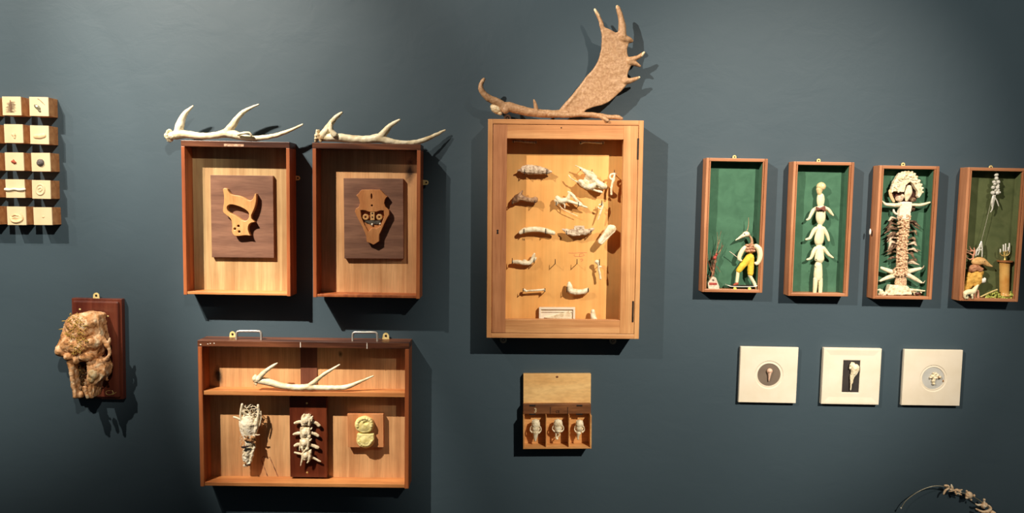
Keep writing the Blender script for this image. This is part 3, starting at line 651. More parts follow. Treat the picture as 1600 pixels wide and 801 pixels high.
bone('jaw_bone', 'plump greyish carved-looking bone, top of the left column in the oak cabinet', [('t', ZA, [(258, 222, 55), (320, 222, 66), (400, 225, 64), (480, 232, 54), (550, 242, 42), (600, 250, 28), (640, 250, 9)], .038, .75), ('t', ZA, [(168, 238, 6), (205, 232, 16), (255, 235, 26)], .038)], m_greybone, noise=.0012)
bone('vertebra_bone', 'brown bone with a flared pointed left end, second in the left column', [('t', ZA, [(100, 675, 22), (135, 640, 45), (190, 605, 48), (250, 620, 38), (320, 640, 30), (370, 645, 34)], .038, .8), ('t', ZA, [(190, 590, 36), (215, 550, 20), (232, 520, 8)], .038), ('e', ZA, 410, 642, 40, 46, .038)], m_brownbone, noise=.001)
bone('rib_bone', 'smooth arched cream bone held by two hooks above the number 16', [('t', ZC, [(185, 185, 24), (240, 158, 33), (330, 146, 33), (430, 148, 33), (520, 168, 32), (598, 190, 26)], .038, .8)], m_bone, noise=.0003)
bone('jaw_bone', 'slim jaw bone with an upright branch at its right end, fourth in the left column', [('t', ZC, [(98, 550, 20), (160, 552, 26), (230, 566, 26), (300, 562, 26), (338, 522, 24), (352, 475, 20), (362, 448, 10)], .038, .7), ('e', ZC, 238, 535, 26, 14, .038), ('t', ZC, [(350, 540, 18), (375, 510, 12), (385, 495, 6)], .038)], m_bone)
bone('leg_bone', 'short thin straight bone, lowest hanging in the left column of the oak cabinet', [('t', ZD, [(262, 202, 17), (285, 218, 16), (310, 214, 12), (400, 208, 13), (500, 201, 14), (535, 200, 17)], .038), ('e', ZD, 262, 196, 14, 12, .036), ('e', ZD, 542, 215, 12, 14, .038)], m_bone, noise=.0003)
bone('beaked_skull', 'large angular animal skull with two long prongs, top right in the oak cabinet', [
    ('p', ZB, [(430, 175), (520, 192), (578, 240), (590, 300), (650, 315), (705, 350), (700, 400), (640, 410), (560, 385), (480, 400), (400, 350), (355, 300), (420, 285), (455, 225)], .030, .042),
    ('t', ZB, [(312, 107, 6), (370, 135, 9), (430, 175, 22), (500, 225, 45), (545, 255, 40)], .046), ('t', ZB, [(225, 222, 4), (262, 270, 6), (310, 300, 7), (350, 320, 12)], .046),
    ('t', ZB, [(375, 310, 32), (440, 360, 40), (500, 375, 38), (560, 350, 32)], .05), ('t', ZB, [(545, 290, 34), (600, 335, 42), (655, 365, 40), (690, 375, 22)], .05), ('t', ZB, [(500, 400, 14), (580, 425, 14), (640, 440, 16)], .046)],
    m_bone, noise=.0012, dents=[dent(ZB, 598, 372, 32, 12, .062, .014, 25), dent(ZB, 455, 290, 30, 22, .058, .008, -20)], cat='skull')
bone('looped_bone', 'small bone with a ring at its upper end, right of the large skull', [('t', ZB, [(830, 210, 7), (795, 210, 10), (755, 222, 12), (745, 255, 11), (770, 282, 12), (800, 250, 12), (805, 215, 9)], .046), ('t', ZB, [(800, 240, 12), (790, 290, 16), (772, 340, 13), (762, 400, 12), (762, 468, 13)], .046)], m_bone, .0009)
bone('bird_skull', 'long-beaked pale skull pointing right, second in the middle column of the oak cabinet', [('t', ZB, [(85, 510, 26), (120, 545, 42), (160, 545, 36), (210, 530, 26), (240, 470, 18), (220, 435, 8)], .04), ('t', ZB, [(190, 545, 20), (260, 562, 18), (340, 590, 17), (400, 612, 14), (462, 632, 7)], .042), ('t', ZB, [(235, 440, 10), (280, 480, 20), (330, 540, 16), (390, 590, 12)], .042), ('t', ZB, [(60, 545, 14), (85, 570, 20), (70, 600, 10)], .04), ('t', ZB, [(130, 570, 22), (175, 590, 10), (180, 640, 5)], .04), ('t', ZB, [(110, 600, 5), (160, 655, 4), (230, 690, 4), (340, 738, 3)], .036)], m_bone, .0010, dents=[dent(ZB, 142, 592, 22, 12, .05, .01)], cat='skull')
bone('looped_bone', 'thin bone with a small hole, hanging right of the long-beaked skull', [('t', ZB, [(652, 570, 7), (652, 620, 12), (632, 680, 11), (612, 740, 9), (592, 790, 6)], .042), ('t', ZB, [(640, 650, 10), (605, 640, 10), (598, 625, 7)], .042), ('t', ZB, [(610, 600, 8), (640, 590, 8)], .042)], m_bone, .0009)
bone('jaw_bone', 'ragged jaw bone with dark ends and a pale raised plate, third in the middle column', [('t', ZC, [(708, 145, 8), (760, 162, 26), (830, 180, 36), (920, 178, 42), (1000, 175, 38), (1050, 165, 28), (1100, 135, 12)], .040, .8), ('p', ZC, [(862, 102), (985, 105), (988, 160), (860, 160)], .034, .046), ('t', ZC, [(760, 190, 14), (850, 215, 14), (920, 215, 10)], .044)], m_greybone, noise=.0014, dents=[dent(ZC, 795, 168, 28, 12, .054, .01)])
bone('leg_bone', 'thick stubby cream bone slanting up to the right against the right side wall', [('p', ZC, [(1160, 298), (1168, 322), (1205, 335), (1232, 314), (1300, 240), (1368, 178), (1386, 138), (1320, 88), (1284, 100), (1230, 190), (1165, 280)], .040, .056), ('t', ZC, [(1188, 305, 24), (1230, 250, 28), (1300, 170, 40), (1340, 128, 40)], .052)], m_bone, noise=.0004)
bone('leg_bone', 'tiny knobbed bone hanging from a black hook in the fourth row', [('e', ZC, 1145, 550, 30, 24, .042), ('t', ZC, [(1150, 560, 20), (1168, 600, 14), (1165, 640, 14), (1180, 700, 13), (1186, 760, 14)], .042), ('e', ZC, 1190, 612, 14, 12, .042)], m_bone, .0010)
bone('jaw_bone', 'chunky white bone shaped like a duck, lowest hanging in the middle column', [('t', ZD, [(882, 108, 22), (888, 150, 38), (898, 205, 42), (960, 228, 42), (1050, 228, 36), (1105, 215, 34), (1138, 195, 24)], .040, .8)], m_bone, noise=.0005)
bone('tooth_bone', 'small upright cream stub of bone standing on the cabinet floor right of the tray', [('t', ZD, [(1213, 495, 28), (1212, 550, 36), (1225, 600, 44), (1228, 620, 46)], .040, .8)], m_bone)
tr = thing('specimen_tray', 'small cream tray standing on the cabinet floor, holding a triangular bone', 'tray', PZ(ZD, 710, 625, .03), BG)
q = Quad(Zp(ZD, 458, 442), Zp(ZD, 972, 450), Zp(ZD, 960, 624), Zp(ZD, 470, 620), .036)
put('tray_base', one_box(q.M, -q.w / 2, q.w / 2, -.030, -.0245, 0, q.h, bev=.0006), m_plaster, tr)
tt = .0055
bm = bmesh.new(); box(bm, q.M, -q.w / 2, q.w / 2, -.036, -.028, q.h - tt, q.h, bev=.0006); box(bm, q.M, -q.w / 2, -q.w / 2 + tt, -.036, -.028, 0, q.h - tt, bev=.0006); box(bm, q.M, q.w / 2 - tt, q.w / 2, -.036, -.028, 0, q.h - tt, bev=.0006); box(bm, q.M, -q.w / 2 + tt, q.w / 2 - tt, -.033, -.028, q.h - 2.4 * tt, q.h - 2 * tt, bev=.0003)
put('tray_rim', bm, m_plaster, tr)
bm = bmesh.new(); prismZ(bm, ZD, [(880, 500), (905, 520), (905, 618), (760, 618), (540, 588), (640, 572), (760, 535)], .030, .036); put('triangular_bone', organic(bm, .0009, 2, .0005), m_bone, tr, smooth=True)

# ------------------------------------------------------------------ palmate antler on the cabinet
ZP = (730, 0, 4.007)
fa = thing('palmate_antler', 'large brown palmate antler with a broad spiked palm, lying on top of the oak cabinet', 'antler', P(880, 186, .045))
bm = bmesh.new()
pal = [(560, 700), (600, 680), (650, 620), (700, 555), (740, 495), (790, 440), (820, 390), (838, 330), (846, 260), (842, 200), (828, 150), (850, 150), (862, 172), (900, 190), (930, 206), (955, 195), (985, 190), (990, 212), (1005, 230), (1010, 250), (1008, 280), (1000, 310), (1005, 350), (1025, 370), (1030, 400), (1010, 440), (1002, 480), (1010, 505), (985, 545), (950, 580), (915, 612), (880, 640), (830, 660), (780, 672), (740, 690), (728, 706), (690, 718), (600, 728)]
cpal = catmull([[x, y] for x, y in pal + pal[:1]], 3)[:-1]
def pd(x, y): return .034 + .014 * max(0, min(1, (700 - y) / 600)) + .010 * math.sin(max(0, min(1, (x - 700) / 350)) * math.pi)
# a shallow dished palm: tri-surface with thickness
b2 = bmesh.new(); f = b2.faces.new([b2.verts.new((x, y, 0)) for x, y in cpal]); bmesh.ops.triangulate(b2, faces=[f])
bmesh.ops.subdivide_edges(b2, edges=b2.edges[:], cuts=3, use_grid_fill=True)
idx = {}
for sgn in (-1, 1):
    for v in b2.verts:
        d = pd(v.co.x, v.co.y) + sgn * .0042
        idx[(v.index, sgn)] = bm.verts.new(PZ(ZP, v.co.x, v.co.y, d)) 
b2.verts.index_update()
bm.free(); bm = bmesh.new(); idx = {}
for sgn in (-1, 1):
    for v in b2.verts: idx[(v.index, sgn)] = bm.verts.new(PZ(ZP, v.co.x, v.co.y, pd(v.co.x, v.co.y) + sgn * .0042))
for f in b2.faces:
    ids = [v.index for v in f.verts]
    bm.faces.new([idx[(i, 1)] for i in ids]); bm.faces.new([idx[(i, -1)] for i in reversed(ids)])
for e in b2.edges:
    if len(e.link_faces) == 1:
        i, j = e.verts[0].index, e.verts[1].index
        bm.faces.new((idx[(i, 1)], idx[(j, 1)], idx[(j, -1)], idx[(i, -1)]))
b2.free()
def ft(pts): tubeZ(bm, ZP, [(x, y, r, pd(x, y)) for x, y, r in pts], .05, seg=12, sub=4)
ft([(590, 700, 18), (650, 625, 14), (705, 555, 12), (745, 497, 10), (795, 440, 9), (828, 385, 9), (846, 320, 9), (852, 250, 9), (850, 195, 12), (838, 140, 11), (815, 90, 9), (800, 62, 6)])
ft([(970, 230, 26), (970, 170, 22), (962, 110, 17), (948, 60, 13), (940, 42, 8)])
ft([(975, 240, 24), (1010, 250, 18), (1030, 256, 10)])
ft([(1010, 380, 22), (1045, 368, 15), (1080, 352, 11), (1106, 330, 6)])
ft([(1010, 390, 20), (1050, 398, 14), (1080, 414, 7)])
ft([(985, 510, 20), (1030, 502, 14), (1076, 484, 6)])
tubeZ(bm, ZP, [(215, 672, 26), (260, 668, 28), (310, 682, 27), (400, 703, 25), (500, 712, 23), (560, 712, 22), (620, 705, 18)], .045, seg=12)
tubeZ(bm, ZP, [(230, 665, 24, .046), (185, 638, 24, .05), (135, 615, 20, .056), (98, 580, 17, .06), (84, 545, 14, .062), (92, 515, 11, .063), (104, 497, 8, .063)], .05, seg=12)
tubeZ(bm, ZP, [(435, 700, 14, .05), (428, 660, 11, .054), (418, 626, 6, .058)], .05)
tubeZ(bm, ZP, [(520, 716, 18), (620, 720, 15), (720, 716, 14), (820, 724, 15), (890, 732, 13), (930, 733, 14), (968, 742, 9)], .062, seg=12)
tubeZ(bm, ZP, [(830, 728, 12, .066), (855, 740, 11, .076), (878, 754, 9, .084)], .07)
ellZ(bm, ZP, 240, 690, 22, 22, .05)
me = organic(bm, .0016, 3, .0009, 70, noise2=.0004)
put('beam_and_palm', me, m_fallow, fa, smooth=True)
bm = bmesh.new(); ellZ(bm, ZP, 180, 682, 40, 26, .046, .012, rot=35); ellZ(bm, ZP, 205, 710, 14, 10, .05)
put('burr_face', organic(bm, .0012, 2, .0012, 180), m_fallowtip, fa, 'pale cut face of the burr', smooth=True)
for pts in ([(943, 50, 11), (939, 41, 8)], [(1088, 348, 11), (1107, 329, 6)], [(1050, 497, 11), (1077, 484, 6)], [(822, 100, 10), (806, 72, 8), (799, 60, 6)], [(98, 508, 11), (105, 495, 7)]):
    bm = bmesh.new(); tubeZ(bm, ZP, [(x, y, r + 1.2, pd(x, y) if x > 500 else .063) for x, y, r in pts], .05, sub=3); put('tine_tip', bm, m_fallowtip, fa, 'pale polished tip', smooth=True)

# ------------------------------------------------------------------ small box with three skulls
qL = Quad((817.2, 649), (924, 649), (924.6, 701.4), (817.4, 700.6), .045)
qLid = Quad((817.2, 584), (923.8, 584), (922.6, 636), (818.2, 636), .016)
bx = thing('open_box', 'small hinged wooden box hung open, three compartments each with a tiny skull', 'box', qL.M)
M = qL.M; W = qL.w; H = qL.h; D = .045; t = .0042
put('back_panel', one_box(M, -W / 2 + t, W / 2 - t, -.008, -.001, t, H + .028), m_box, bx)
for s in (-1, 1): put('side_panel', one_box(M, *sorted((s * W / 2, s * (W / 2 - t))), -D, -.001, 0, H, bev=.0006), m_box, bx)
put('bottom_panel', one_box(M, -W / 2 + t, W / 2 - t, -D + .0005, -.001, 0, t, bev=.0006), m_box, bx)
for px in (853.5, 889.3):
    c = qL.loc(px, 675, D).x; put('divider', one_box(M, c - .0013, c + .0013, -D + .001, -.008, t, H, bev=.0004), m_box, bx)
a = qL.loc(818, 633.5, .03); b = qL.loc(924, 648.8, .03)
put('hinge_rail', one_box(M, -W / 2 + .0005, W / 2 - .0005, -.030, -.001, H + .0006, H + .0275, bev=.0008), m_boxrail, bx, 'dark stained strip the lid hinges on')
put('lid', one_box(qLid.M, -qLid.w / 2, qLid.w / 2, -.016, -.002, 0, qLid.h, bev=.0008), m_lid, bx, 'yellowish lid standing open above')
bm = bmesh.new(); ellZ(bm, (0, 0, 1), 870.5, 588.5, 2.2, 1.8, .0162, .0008); put('nail_hole', bm, m_boxrail, bx)
for x in (832, 905.5):
    c = P(x, 633, .0305); bm = bmesh.new(); box(bm, I4, c.x - .008, c.x + .008, c.y - .0006, c.y + .001, c.z - .0025, c.z + .0015, bev=.0003); box(bm, I4, c.x - .009, c.x + .009, c.y - .0006, c.y + .001, c.z - .027, c.z - .023, bev=.0003)
    put('hinge', bm, m_iron, bx)
put('painted_numeral', text_mesh('3', Matrix.Translation(P(836.5, 641, .0306)), .017, .0008), m_cream, bx, 'cream numeral 3')
put('carved_letters', text_mesh('CE', Matrix.Translation(P(871.5, 643, .0305)), .009, .0005), m_hole, bx)
for x in (860, 887):
    c = P(x, 641.3, .0305); put('rail_groove', one_box(I4, c.x - .0007, c.x + .0007, c.y - .0003, c.y + .001, c.z - .010, c.z + .010), m_hole, bx)
ZQ = (815, 625, 10.01)
def mini_skull(label, cx, cy, w, hh, snout, d=.030, narrow=False):
    bm = bmesh.new()
    ellZ(bm, ZQ, cx, cy - .25 * hh, w * .43, hh * .25, d, .010)
    ellZ(bm, ZQ, cx, cy - .05 * hh, w * .40, hh * .22, d, .010)
    for s in (-1, 1):
        tubeZ(bm, ZQ, [(cx + s * w * .30, cy - .2 * hh, 10), (cx + s * w * .48, cy - .08 * hh, 7), (cx + s * w * .50, cy + .06 * hh, 8), (cx + s * w * .30, cy + .16 * hh, 14)], d + .001)
    tubeZ(bm, ZQ, snout, d + .002)
    for s in (-1, 1): ellZ(bm, ZQ, cx + s * w * .28, cy - .42 * hh, 11, 9, d)
    me = organic(bm, .00085, 2, .0005, 250, dents=[dent(ZQ, cx + s * w * .37, cy - .02 * hh, w * .09, hh * .09, d + .010, .013) for s in (-1, 1)])
    o = put('rodent_skull', me, m_bone, None, label, 'skull', 'tiny skulls in the open box', smooth=True); return o
mini_skull('tiny white skull with a long tapering snout in the left compartment of the open box', 220, 455, 165, 330, [(218, 500, 52), (216, 550, 38), (213, 600, 26), (212, 632, 14)])
sk = mini_skull('tiny rounded white skull with big sockets in the middle compartment of the open box', 570, 440, 170, 300, [(570, 480, 50), (568, 500, 30), (575, 520, 12)])
mini_skull('tiny crumbly white skull in the right compartment of the open box', 905, 450, 150, 300, [(890, 510, 40), (882, 560, 18), (882, 605, 13)])
bm = bmesh.new(); tubeZ(bm, ZQ, [(540, 510, 14, .032), (538, 560, 12, .032), (545, 600, 14, .033), (565, 604, 10, .033)], .032); tubeZ(bm, ZQ, [(555, 600, 9), (570, 570, 8), (590, 550, 8), (600, 530, 6)], .032)
o = put('lower_jaw', organic(bm, .0008, 1), m_bone, sk, smooth=True)

# ------------------------------------------------------------------ wooden relief blocks
cols = {
 (1, 1): ((2.7, 150.6), (32.4, 151), (33.2, 180.2), (4.5, 180.2)), (1, 2): ((45.4, 151.1), (75.3, 151.9), (75.9, 181.5), (46.5, 181)),
 (2, 1): ((5.6, 193.7), (35.5, 194.3), (36.3, 223.4), (7.5, 223)), (2, 2): ((46.5, 195.3), (75.9, 196.8), (76.5, 225.3), (47.6, 224.9)),
 (3, 1): ((6.9, 237.9), (36.3, 238.4), (37.8, 266.9), (8.7, 266)), (3, 2): ((48, 238.4), (77.5, 239), (79.4, 268), (50, 267.5)),
 (4, 1): ((8.1, 279.9), (38, 280.2), (39.4, 309.1), (9.6, 308.7)), (4, 2): ((49.6, 281), (78.4, 281.9), (79.3, 310.6), (50.4, 310.2)),
 (5, 1): ((10.3, 322.4), (40.2, 322.8), (41, 351.4), (12, 351.4)), (5, 2): ((51.8, 323.7), (80.6, 323.7), (81.6, 351.4), (53, 351.4))}
desc = {(1, 1): 'wooden block whose cream face carries a vertical line of dark lashes', (1, 2): 'wooden block whose cream face carries a small grey eye and brow',
 (2, 1): 'wooden block whose cream face carries a tiny pinkish nub, below the block with lashes', (2, 2): 'wooden block whose cream face carries a pale rounded lip shape',
 (3, 1): 'wooden block whose cream face carries a small red dried knot', (3, 2): 'wooden block whose cream face carries a round dark grey pebble',
 (4, 1): 'wooden block whose cream face carries a horizontal pale ridge', (4, 2): 'wooden block whose cream face carries a pale round ear shape',
 (5, 1): 'wooden block whose cream face carries a modelled mouth and chin', (5, 2): 'wooden block with a nearly plain cream face and one tiny navel dot'}
rown = ['topmost', 'second from the top', 'third from the top', 'fourth from the top', 'lowest']
blk = {}
def block(rc, q4, label):
    q = Quad(*q4, .042)
    r = thing('relief_block', label, 'block', q.M, 'wooden relief blocks at the left edge'); W, H = q.w, q.h
    put('wood_block', one_box(q.M, -W / 2 + .0003, W / 2 - .0003, -.0385, -.0005, .0003, H - .0003, bev=.0006), m_block, r)
    put('face_tile', one_box(q.M, -W / 2, W / 2, -.042, -.0386, 0, H, bev=.0005), m_cream, r, 'cream front tile')
    blk[rc] = r
for rc, q4 in cols.items(): block(rc, q4, desc[rc])
for i in range(5):
    q4 = [(x - 42.5, y - .6) for x, y in cols[(i + 1, 1)]]
    block((i + 1, 0), q4, 'brown block side at the left picture edge, ' + rown[i] + ' of its column')
ZX = (0, 140, 8.01); ZY = (0, 230, 5.336); fd = .0425
bm = bmesh.new()
for k in range(11):
    y = 145 + k * 12.5; 
    for s in (-1, 1):
        if random.random() < .8: tubeZ(bm, ZX, [(135, y + 8, 2.2), (135 + s * random.uniform(18, 30), y + 6, 2.2), (135 + s * random.uniform(38, 66), y + random.uniform(-10, 4) + 12, 1.4)], fd + .001, seg=5, sub=2)
tubeZ(bm, ZX, [(128, 135, 6), (134, 200, 13), (140, 270, 11)], fd, flat=.4)
put('lashes', bm, m_hair, blk[(1, 1)], 'dark bristly lashes')
b = blk[(1, 2)]
bm = bmesh.new(); ellZ(bm, ZX, 466, 218, 48, 24, fd, .003, rot=38); ellZ(bm, ZX, 492, 262, 24, 14, fd, .002, rot=45); eo = put('eye_relief', organic(bm, .0007, 1), m_eye, b, 'grey eye', smooth=True)
bm = bmesh.new(); ellZ(bm, ZX, 460, 208, 15, 13, fd + .003, .0012); put('eye_highlight', bm, m_white, eo, smooth=True)  # highlight on the eye, modelled as a small white spot
bm = bmesh.new(); tubeZ(bm, ZX, [(468, 112, 2.5), (515, 145, 3.5), (562, 192, 2)], fd, flat=.5, seg=6); tubeZ(bm, ZX, [(480, 112, 2), (520, 155, 2), (550, 180, 2)], fd, flat=.5, seg=6); put('eyebrow', bm, m_hair, b)
bm = bmesh.new(); tubeZ(bm, ZX, [(158, 560, 16), (175, 575, 16), (182, 600, 12)], fd, flat=.6); tubeZ(bm, ZX, [(178, 550, 8), (185, 570, 8)], fd + .001); put('nub_relief', organic(bm, .0006, 1), m_flesh, blk[(2, 1)], smooth=True)
bm = bmesh.new(); tubeZ(bm, ZX, [(445, 585, 28), (500, 585, 32), (550, 575, 30)], fd - .001, flat=.6); put('lip_relief', organic(bm, .0008, 2), m_flesh, blk[(2, 2)], smooth=True)
bm = bmesh.new(); tubeZ(bm, ZY, [(98, 118, 6), (112, 120, 11), (128, 128, 7)], fd + .001); tubeZ(bm, ZY, [(112, 105, 5), (112, 120, 9), (118, 135, 5)], fd + .001); put('red_knot', organic(bm, .0006, 1, .0006, 500), m_red, blk[(3, 1)], smooth=True)
bm = bmesh.new(); ellZ(bm, ZY, 338, 128, 29, 29, fd, .007, sub=3); put('pebble', organic(bm, .0008, 2, .0008, 220), m_stone, blk[(3, 2)], 'dark grey pebble', smooth=True)
bm = bmesh.new(); tubeZ(bm, ZY, [(47, 350, 12), (80, 354, 10), (120, 348, 9), (160, 354, 10), (203, 350, 11)], fd + .0012); put('ridge_relief', organic(bm, .0008, 1), m_plaster, blk[(4, 1)], smooth=True)
bm = bmesh.new(); tubeZ(bm, ZY, [(335 + 34 * math.cos(a), 352 + 42 * math.sin(a), 7) for a in [k * math.pi / 6 for k in range(12)]] + [(369, 352, 7)], fd, flat=.8); tubeZ(bm, ZY, [(322, 345, 6), (342, 335, 7), (350, 352, 6), (335, 365, 6)], fd); ellZ(bm, ZY, 335, 352, 34, 40, fd - .001, .0016); put('ear_relief', organic(bm, .0007, 1), m_yellowcast if 0 else m_cream, blk[(4, 2)], smooth=True)
bm = bmesh.new(); tubeZ(bm, ZY, [(88, 585, 6), (100, 612, 9), (135, 622, 10), (172, 612, 9), (190, 590, 6), (175, 545, 4)], fd); tubeZ(bm, ZY, [(102, 572, 5), (125, 562, 8), (148, 570, 5)], fd + .001); tubeZ(bm, ZY, [(105, 590, 4), (128, 585, 5), (150, 588, 4)], fd + .0006); ellZ(bm, ZY, 138, 590, 45, 34, fd - .001, .002); put('mouth_relief', organic(bm, .0007, 1), m_flesh, blk[(5, 1)], smooth=True)
bm = bmesh.new(); ellZ(bm, ZY, 360, 580, 11, 9, fd - .0004, .0016); put('navel_dot', bm, m_flesh, blk[(5, 2)], smooth=True)

# ------------------------------------------------------------------ big skull on the plaque
qK = Quad((108.5, 466.2), (188, 467.5), (190, 625.2), (113, 623), .026)
pl = thing('mounted_skull', 'large lichen-crusted animal skull mounted on a dark mahogany plaque', 'mounted skull', qK.M)
W, H = qK.w, qK.h
put('plaque', one_box(qK.M, -W / 2, W / 2, -.018, -.001, 0, H, bev=.0015), m_mahog, pl, 'glossy mahogany board')
put('plaque_face', one_box(qK.M, -W / 2 + .006, W / 2 - .006, -.026, -.0175, .006, H - .006, bev=.004), m_mahog, pl)
mirror_plate(pl, 150.5, 461.5, .010, 4.6, 7, 5.4)
for x, y in ((124.8, 483), (168.5, 493.8)):
    bm = bmesh.new(); ellZ(bm, (0, 0, 1), x, y, 1.7, 1.5, .026, .001); put('screw', bm, m_paleplate, pl, smooth=True)
bm = bmesh.new(); tubeZ(bm, (80, 530, 7.28), [(660 + 40 * math.cos(a), 605 + 25 * math.sin(a), 3) for a in [k * math.pi / 5 for k in range(9)]], .0262, flat=.3, seg=5, sub=2); tubeZ(bm, (80, 530, 7.28), [(690, 580, 3), (710, 610, 3), (690, 630, 3), (740, 600, 3)], .0262, flat=.3, seg=5, sub=2); put('gilt_mark', bm, m_brass, pl, 'faint gold scribble at the lower right')
Z0 = (0, 0, 1)
bm = bmesh.new()
E_ = lambda *a, **k: ellZ(bm, Z0, *a, **k)
prismZ(bm, Z0, [(112, 492), (133, 488.5), (153, 493), (154, 512), (157, 524), (158, 533), (154, 546), (149, 558), (140, 566), (110, 563), (98, 558), (91, 550), (90, 540), (95, 524), (100, 507)], .034, .074)
E_(128, 511, 25, 22, .066, .032, sub=3); E_(121, 506, 16, 15, .070, .032); E_(143, 503, 11, 12, .070, .026)
E_(124, 538, 29, 15, .068, .032, sub=3); E_(147, 534, 13, 12, .070, .028); E_(100, 546, 12, 11, .066, .026)
tubeZ(bm, Z0, [(150, 520, 5), (160, 529, 4), (168, 540, 2.6), (171, 550, 2.4), (168, 559, 2.6), (158, 564, 4)], .064)
tubeZ(bm, Z0, [(168.5, 540, 2), (171, 532, 1.6), (171.5, 528, 1)], .062)
E_(110, 556, 9, 7, .076, .022); E_(137, 556, 13, 8, .076, .024); E_(119, 562, 4, 7, .080, .012)
prismZ(bm, Z0, [(104, 560), (114, 560), (113.5, 580), (116, 600), (120, 621), (115, 622), (112.5, 612), (108.5, 590)], .050, .080)
prismZ(bm, Z0, [(137, 562), (157, 562), (164, 573), (163, 586), (156, 594), (147, 600), (145, 621), (142, 621), (140, 600), (137, 580)], .040, .080)
E_(151, 577, 12.5, 15, .066, .024, sub=3)
tubeZ(bm, Z0, [(138, 562, 3), (138.5, 580, 3), (140, 600, 3), (142, 620, 2)], .082)
tubeZ(bm, Z0, [(109, 562, 4), (111.5, 585, 2.6), (115, 605, 2.4), (118, 619, 2.4)], .082)
tubeZ(bm, Z0, [(133, 606, 3.4), (136, 615, 3), (137, 620, 2.4)], .074)
for k in range(8): E_(166 + 1.6 * math.sin(k), 568 + k * 3.6, 2.2, 1.5, .060)
E_(125, 616, 6, 6, .066, .012); E_(124, 594, 13, 26, .036, .010)
me = organic(bm, .0017, 4, .0024, 60, dents=[dent(Z0, 126.5, 582, 8.4, 22, .090, .050, 4), dent(Z0, 118.5, 547.5, 2, 2.2, .11, .025), dent(Z0, 102, 533, 3, 2, .10, .012)], noise2=.0012)
sk = put('skull', me, m_skull, pl, 'weathered skull crusted with yellow lichen', smooth=True)
bm = bmesh.new(); E_ = lambda *a, **k: ellZ(bm, Z0, *a, **k)
for k in range(60):
    y = random.uniform(570, 618); E_(126 + random.uniform(-7, 7), y, random.uniform(1.2, 2.4), random.uniform(1, 2.2), .050 + .014 * max(0, (y - 595) / 25) + random.uniform(0, .006))
put('nasal_moss', organic(bm, .0013, 1, .001, 300), m_moss, sk, 'dark moss inside the nose opening', smooth=True)
bm = bmesh.new()
for k in range(200):
    x = random.uniform(100, 140); y = random.uniform(490, 560)
    if (x - 119) ** 2 / 260 + (y - 520) ** 2 / 1400 > 1: continue
    d = .0985 + random.uniform(-.003, .003); a = random.uniform(0, 6.28); l = random.uniform(1, 4)
    tubeZ(bm, Z0, [(x, y, .5), (x + l * math.cos(a), y + l * math.sin(a), .6, d + .002), (x + 1.6 * l * math.cos(a + .5), y + 1.6 * l * math.sin(a + .5), .4)], d, seg=5, sub=2)
tubeZ(bm, Z0, [(106, 501, .9), (97, 501.2, .6)], .07, seg=5, sub=1); tubeZ(bm, Z0, [(100, 513, .8), (92, 514.5, .6)], .065, seg=5, sub=1)
put('lichen', bm, mottled('yellow_lichen', [(130, 96, 34), (196, 158, 70), (220, 188, 104)], 160, .9, .001), sk, 'yellow stringy lichen', kind='stuff', smooth=True)
bm = bmesh.new(); E_ = lambda *a, **k: ellZ(bm, Z0, *a, **k)
E_(150, 581, 10.5, 13, .0695, .0235, sub=3); E_(145, 590, 6, 9, .073, .018)
put('cheek_bone', organic(bm, .0014, 2, .0016, 120), m_skullpale, sk, 'paler bare cheek bone', smooth=True)

# ------------------------------------------------------------------ green shadow boxes
GB = 'slim wooden shadow boxes lined with green felt'
def shadow_box(q4, label, felt, D=.036):
    q = Quad(*q4, D); r = thing('shadow_box', label, 'shadow box', q.M, GB); W, H = q.w, q.h; t = .0125; b = .0012
    for s in (-1, 1):
        sp_ = put('side_panel', one_box(q.M, *sorted((s * W / 2, s * (W / 2 - t * .62))), -D, -.0005, 0, H, bev=b), m_green_frame, r)
        put('side_bead', one_box(q.M, *sorted((s * (W / 2 - t * .62 - .0010), s * (W / 2 - t))), -D + .0006, -.007, .0088, H - .0088, bev=.0012), m_green_frame, r)
    put('top_panel', one_box(q.M, -W / 2 + t * .62, W / 2 - t * .62, -D + .0003, -.0005, H - .0088, H, bev=b), m_green_framex, r)
    put('bottom_panel', one_box(q.M, -W / 2 + t * .62, W / 2 - t * .62, -D + .0003, -.0005, 0, .0088, bev=b), m_green_framex, r)
    # felt back with soft wrinkles
    bm = bmesh.new(); nx, nz = 26, 60; x0, x1, z0, z1 = -W / 2 + t, W / 2 - t, .0088, H - .0088; V = []
    for j in range(nz + 1):
        row = []
        for i in range(nx + 1):
            x = x0 + (x1 - x0) * i / nx; z = z0 + (z1 - z0) * j / nz
            e = min(i, nx - i, j, nz - j) / 4; e = min(1, e)
            yy = -.0078 - .0026 * e * mnoise.noise(Vector((x * 9 + W * 7, q.M.translation.x * 3, z * 26)))
            row.append(bm.verts.new(q.M @ Vector((x, yy, z))))
        V.append(row)
    for j in range(nz):
        for i in range(nx): bm.faces.new((V[j][i], V[j][i + 1], V[j + 1][i + 1], V[j + 1][i]))
    bb = bmesh.new()
    box(bb, q.M, x0, x1, -.0062, -.0008, z0, z1); me = bpy.data.meshes.new('t'); bb.to_mesh(me); bb.free(); bm.from_mesh(me); bpy.data.meshes.remove(me)
    put('felt_back', bm, felt, r, smooth=False)
    # felt lining of the inner sides
    bm = bmesh.new()
    for s in (-1, 1): box(bm, q.M, *sorted((s * x1, s * (x1 - .0009))), -D + .006, -.0085, z0, z1)
    box(bm, q.M, x0 + .001, x1 - .001, -D + .006, -.0085, z1 - .0009, z1)
    put('felt_lining', bm, felt, r)
    return r, q
g1, qg1 = shadow_box(((1104.1, 246.2), (1199.7, 248), (1191.6, 457.5), (1096.3, 455.9)), 'green-lined shadow box holding the skateboarding figure', m_felt)
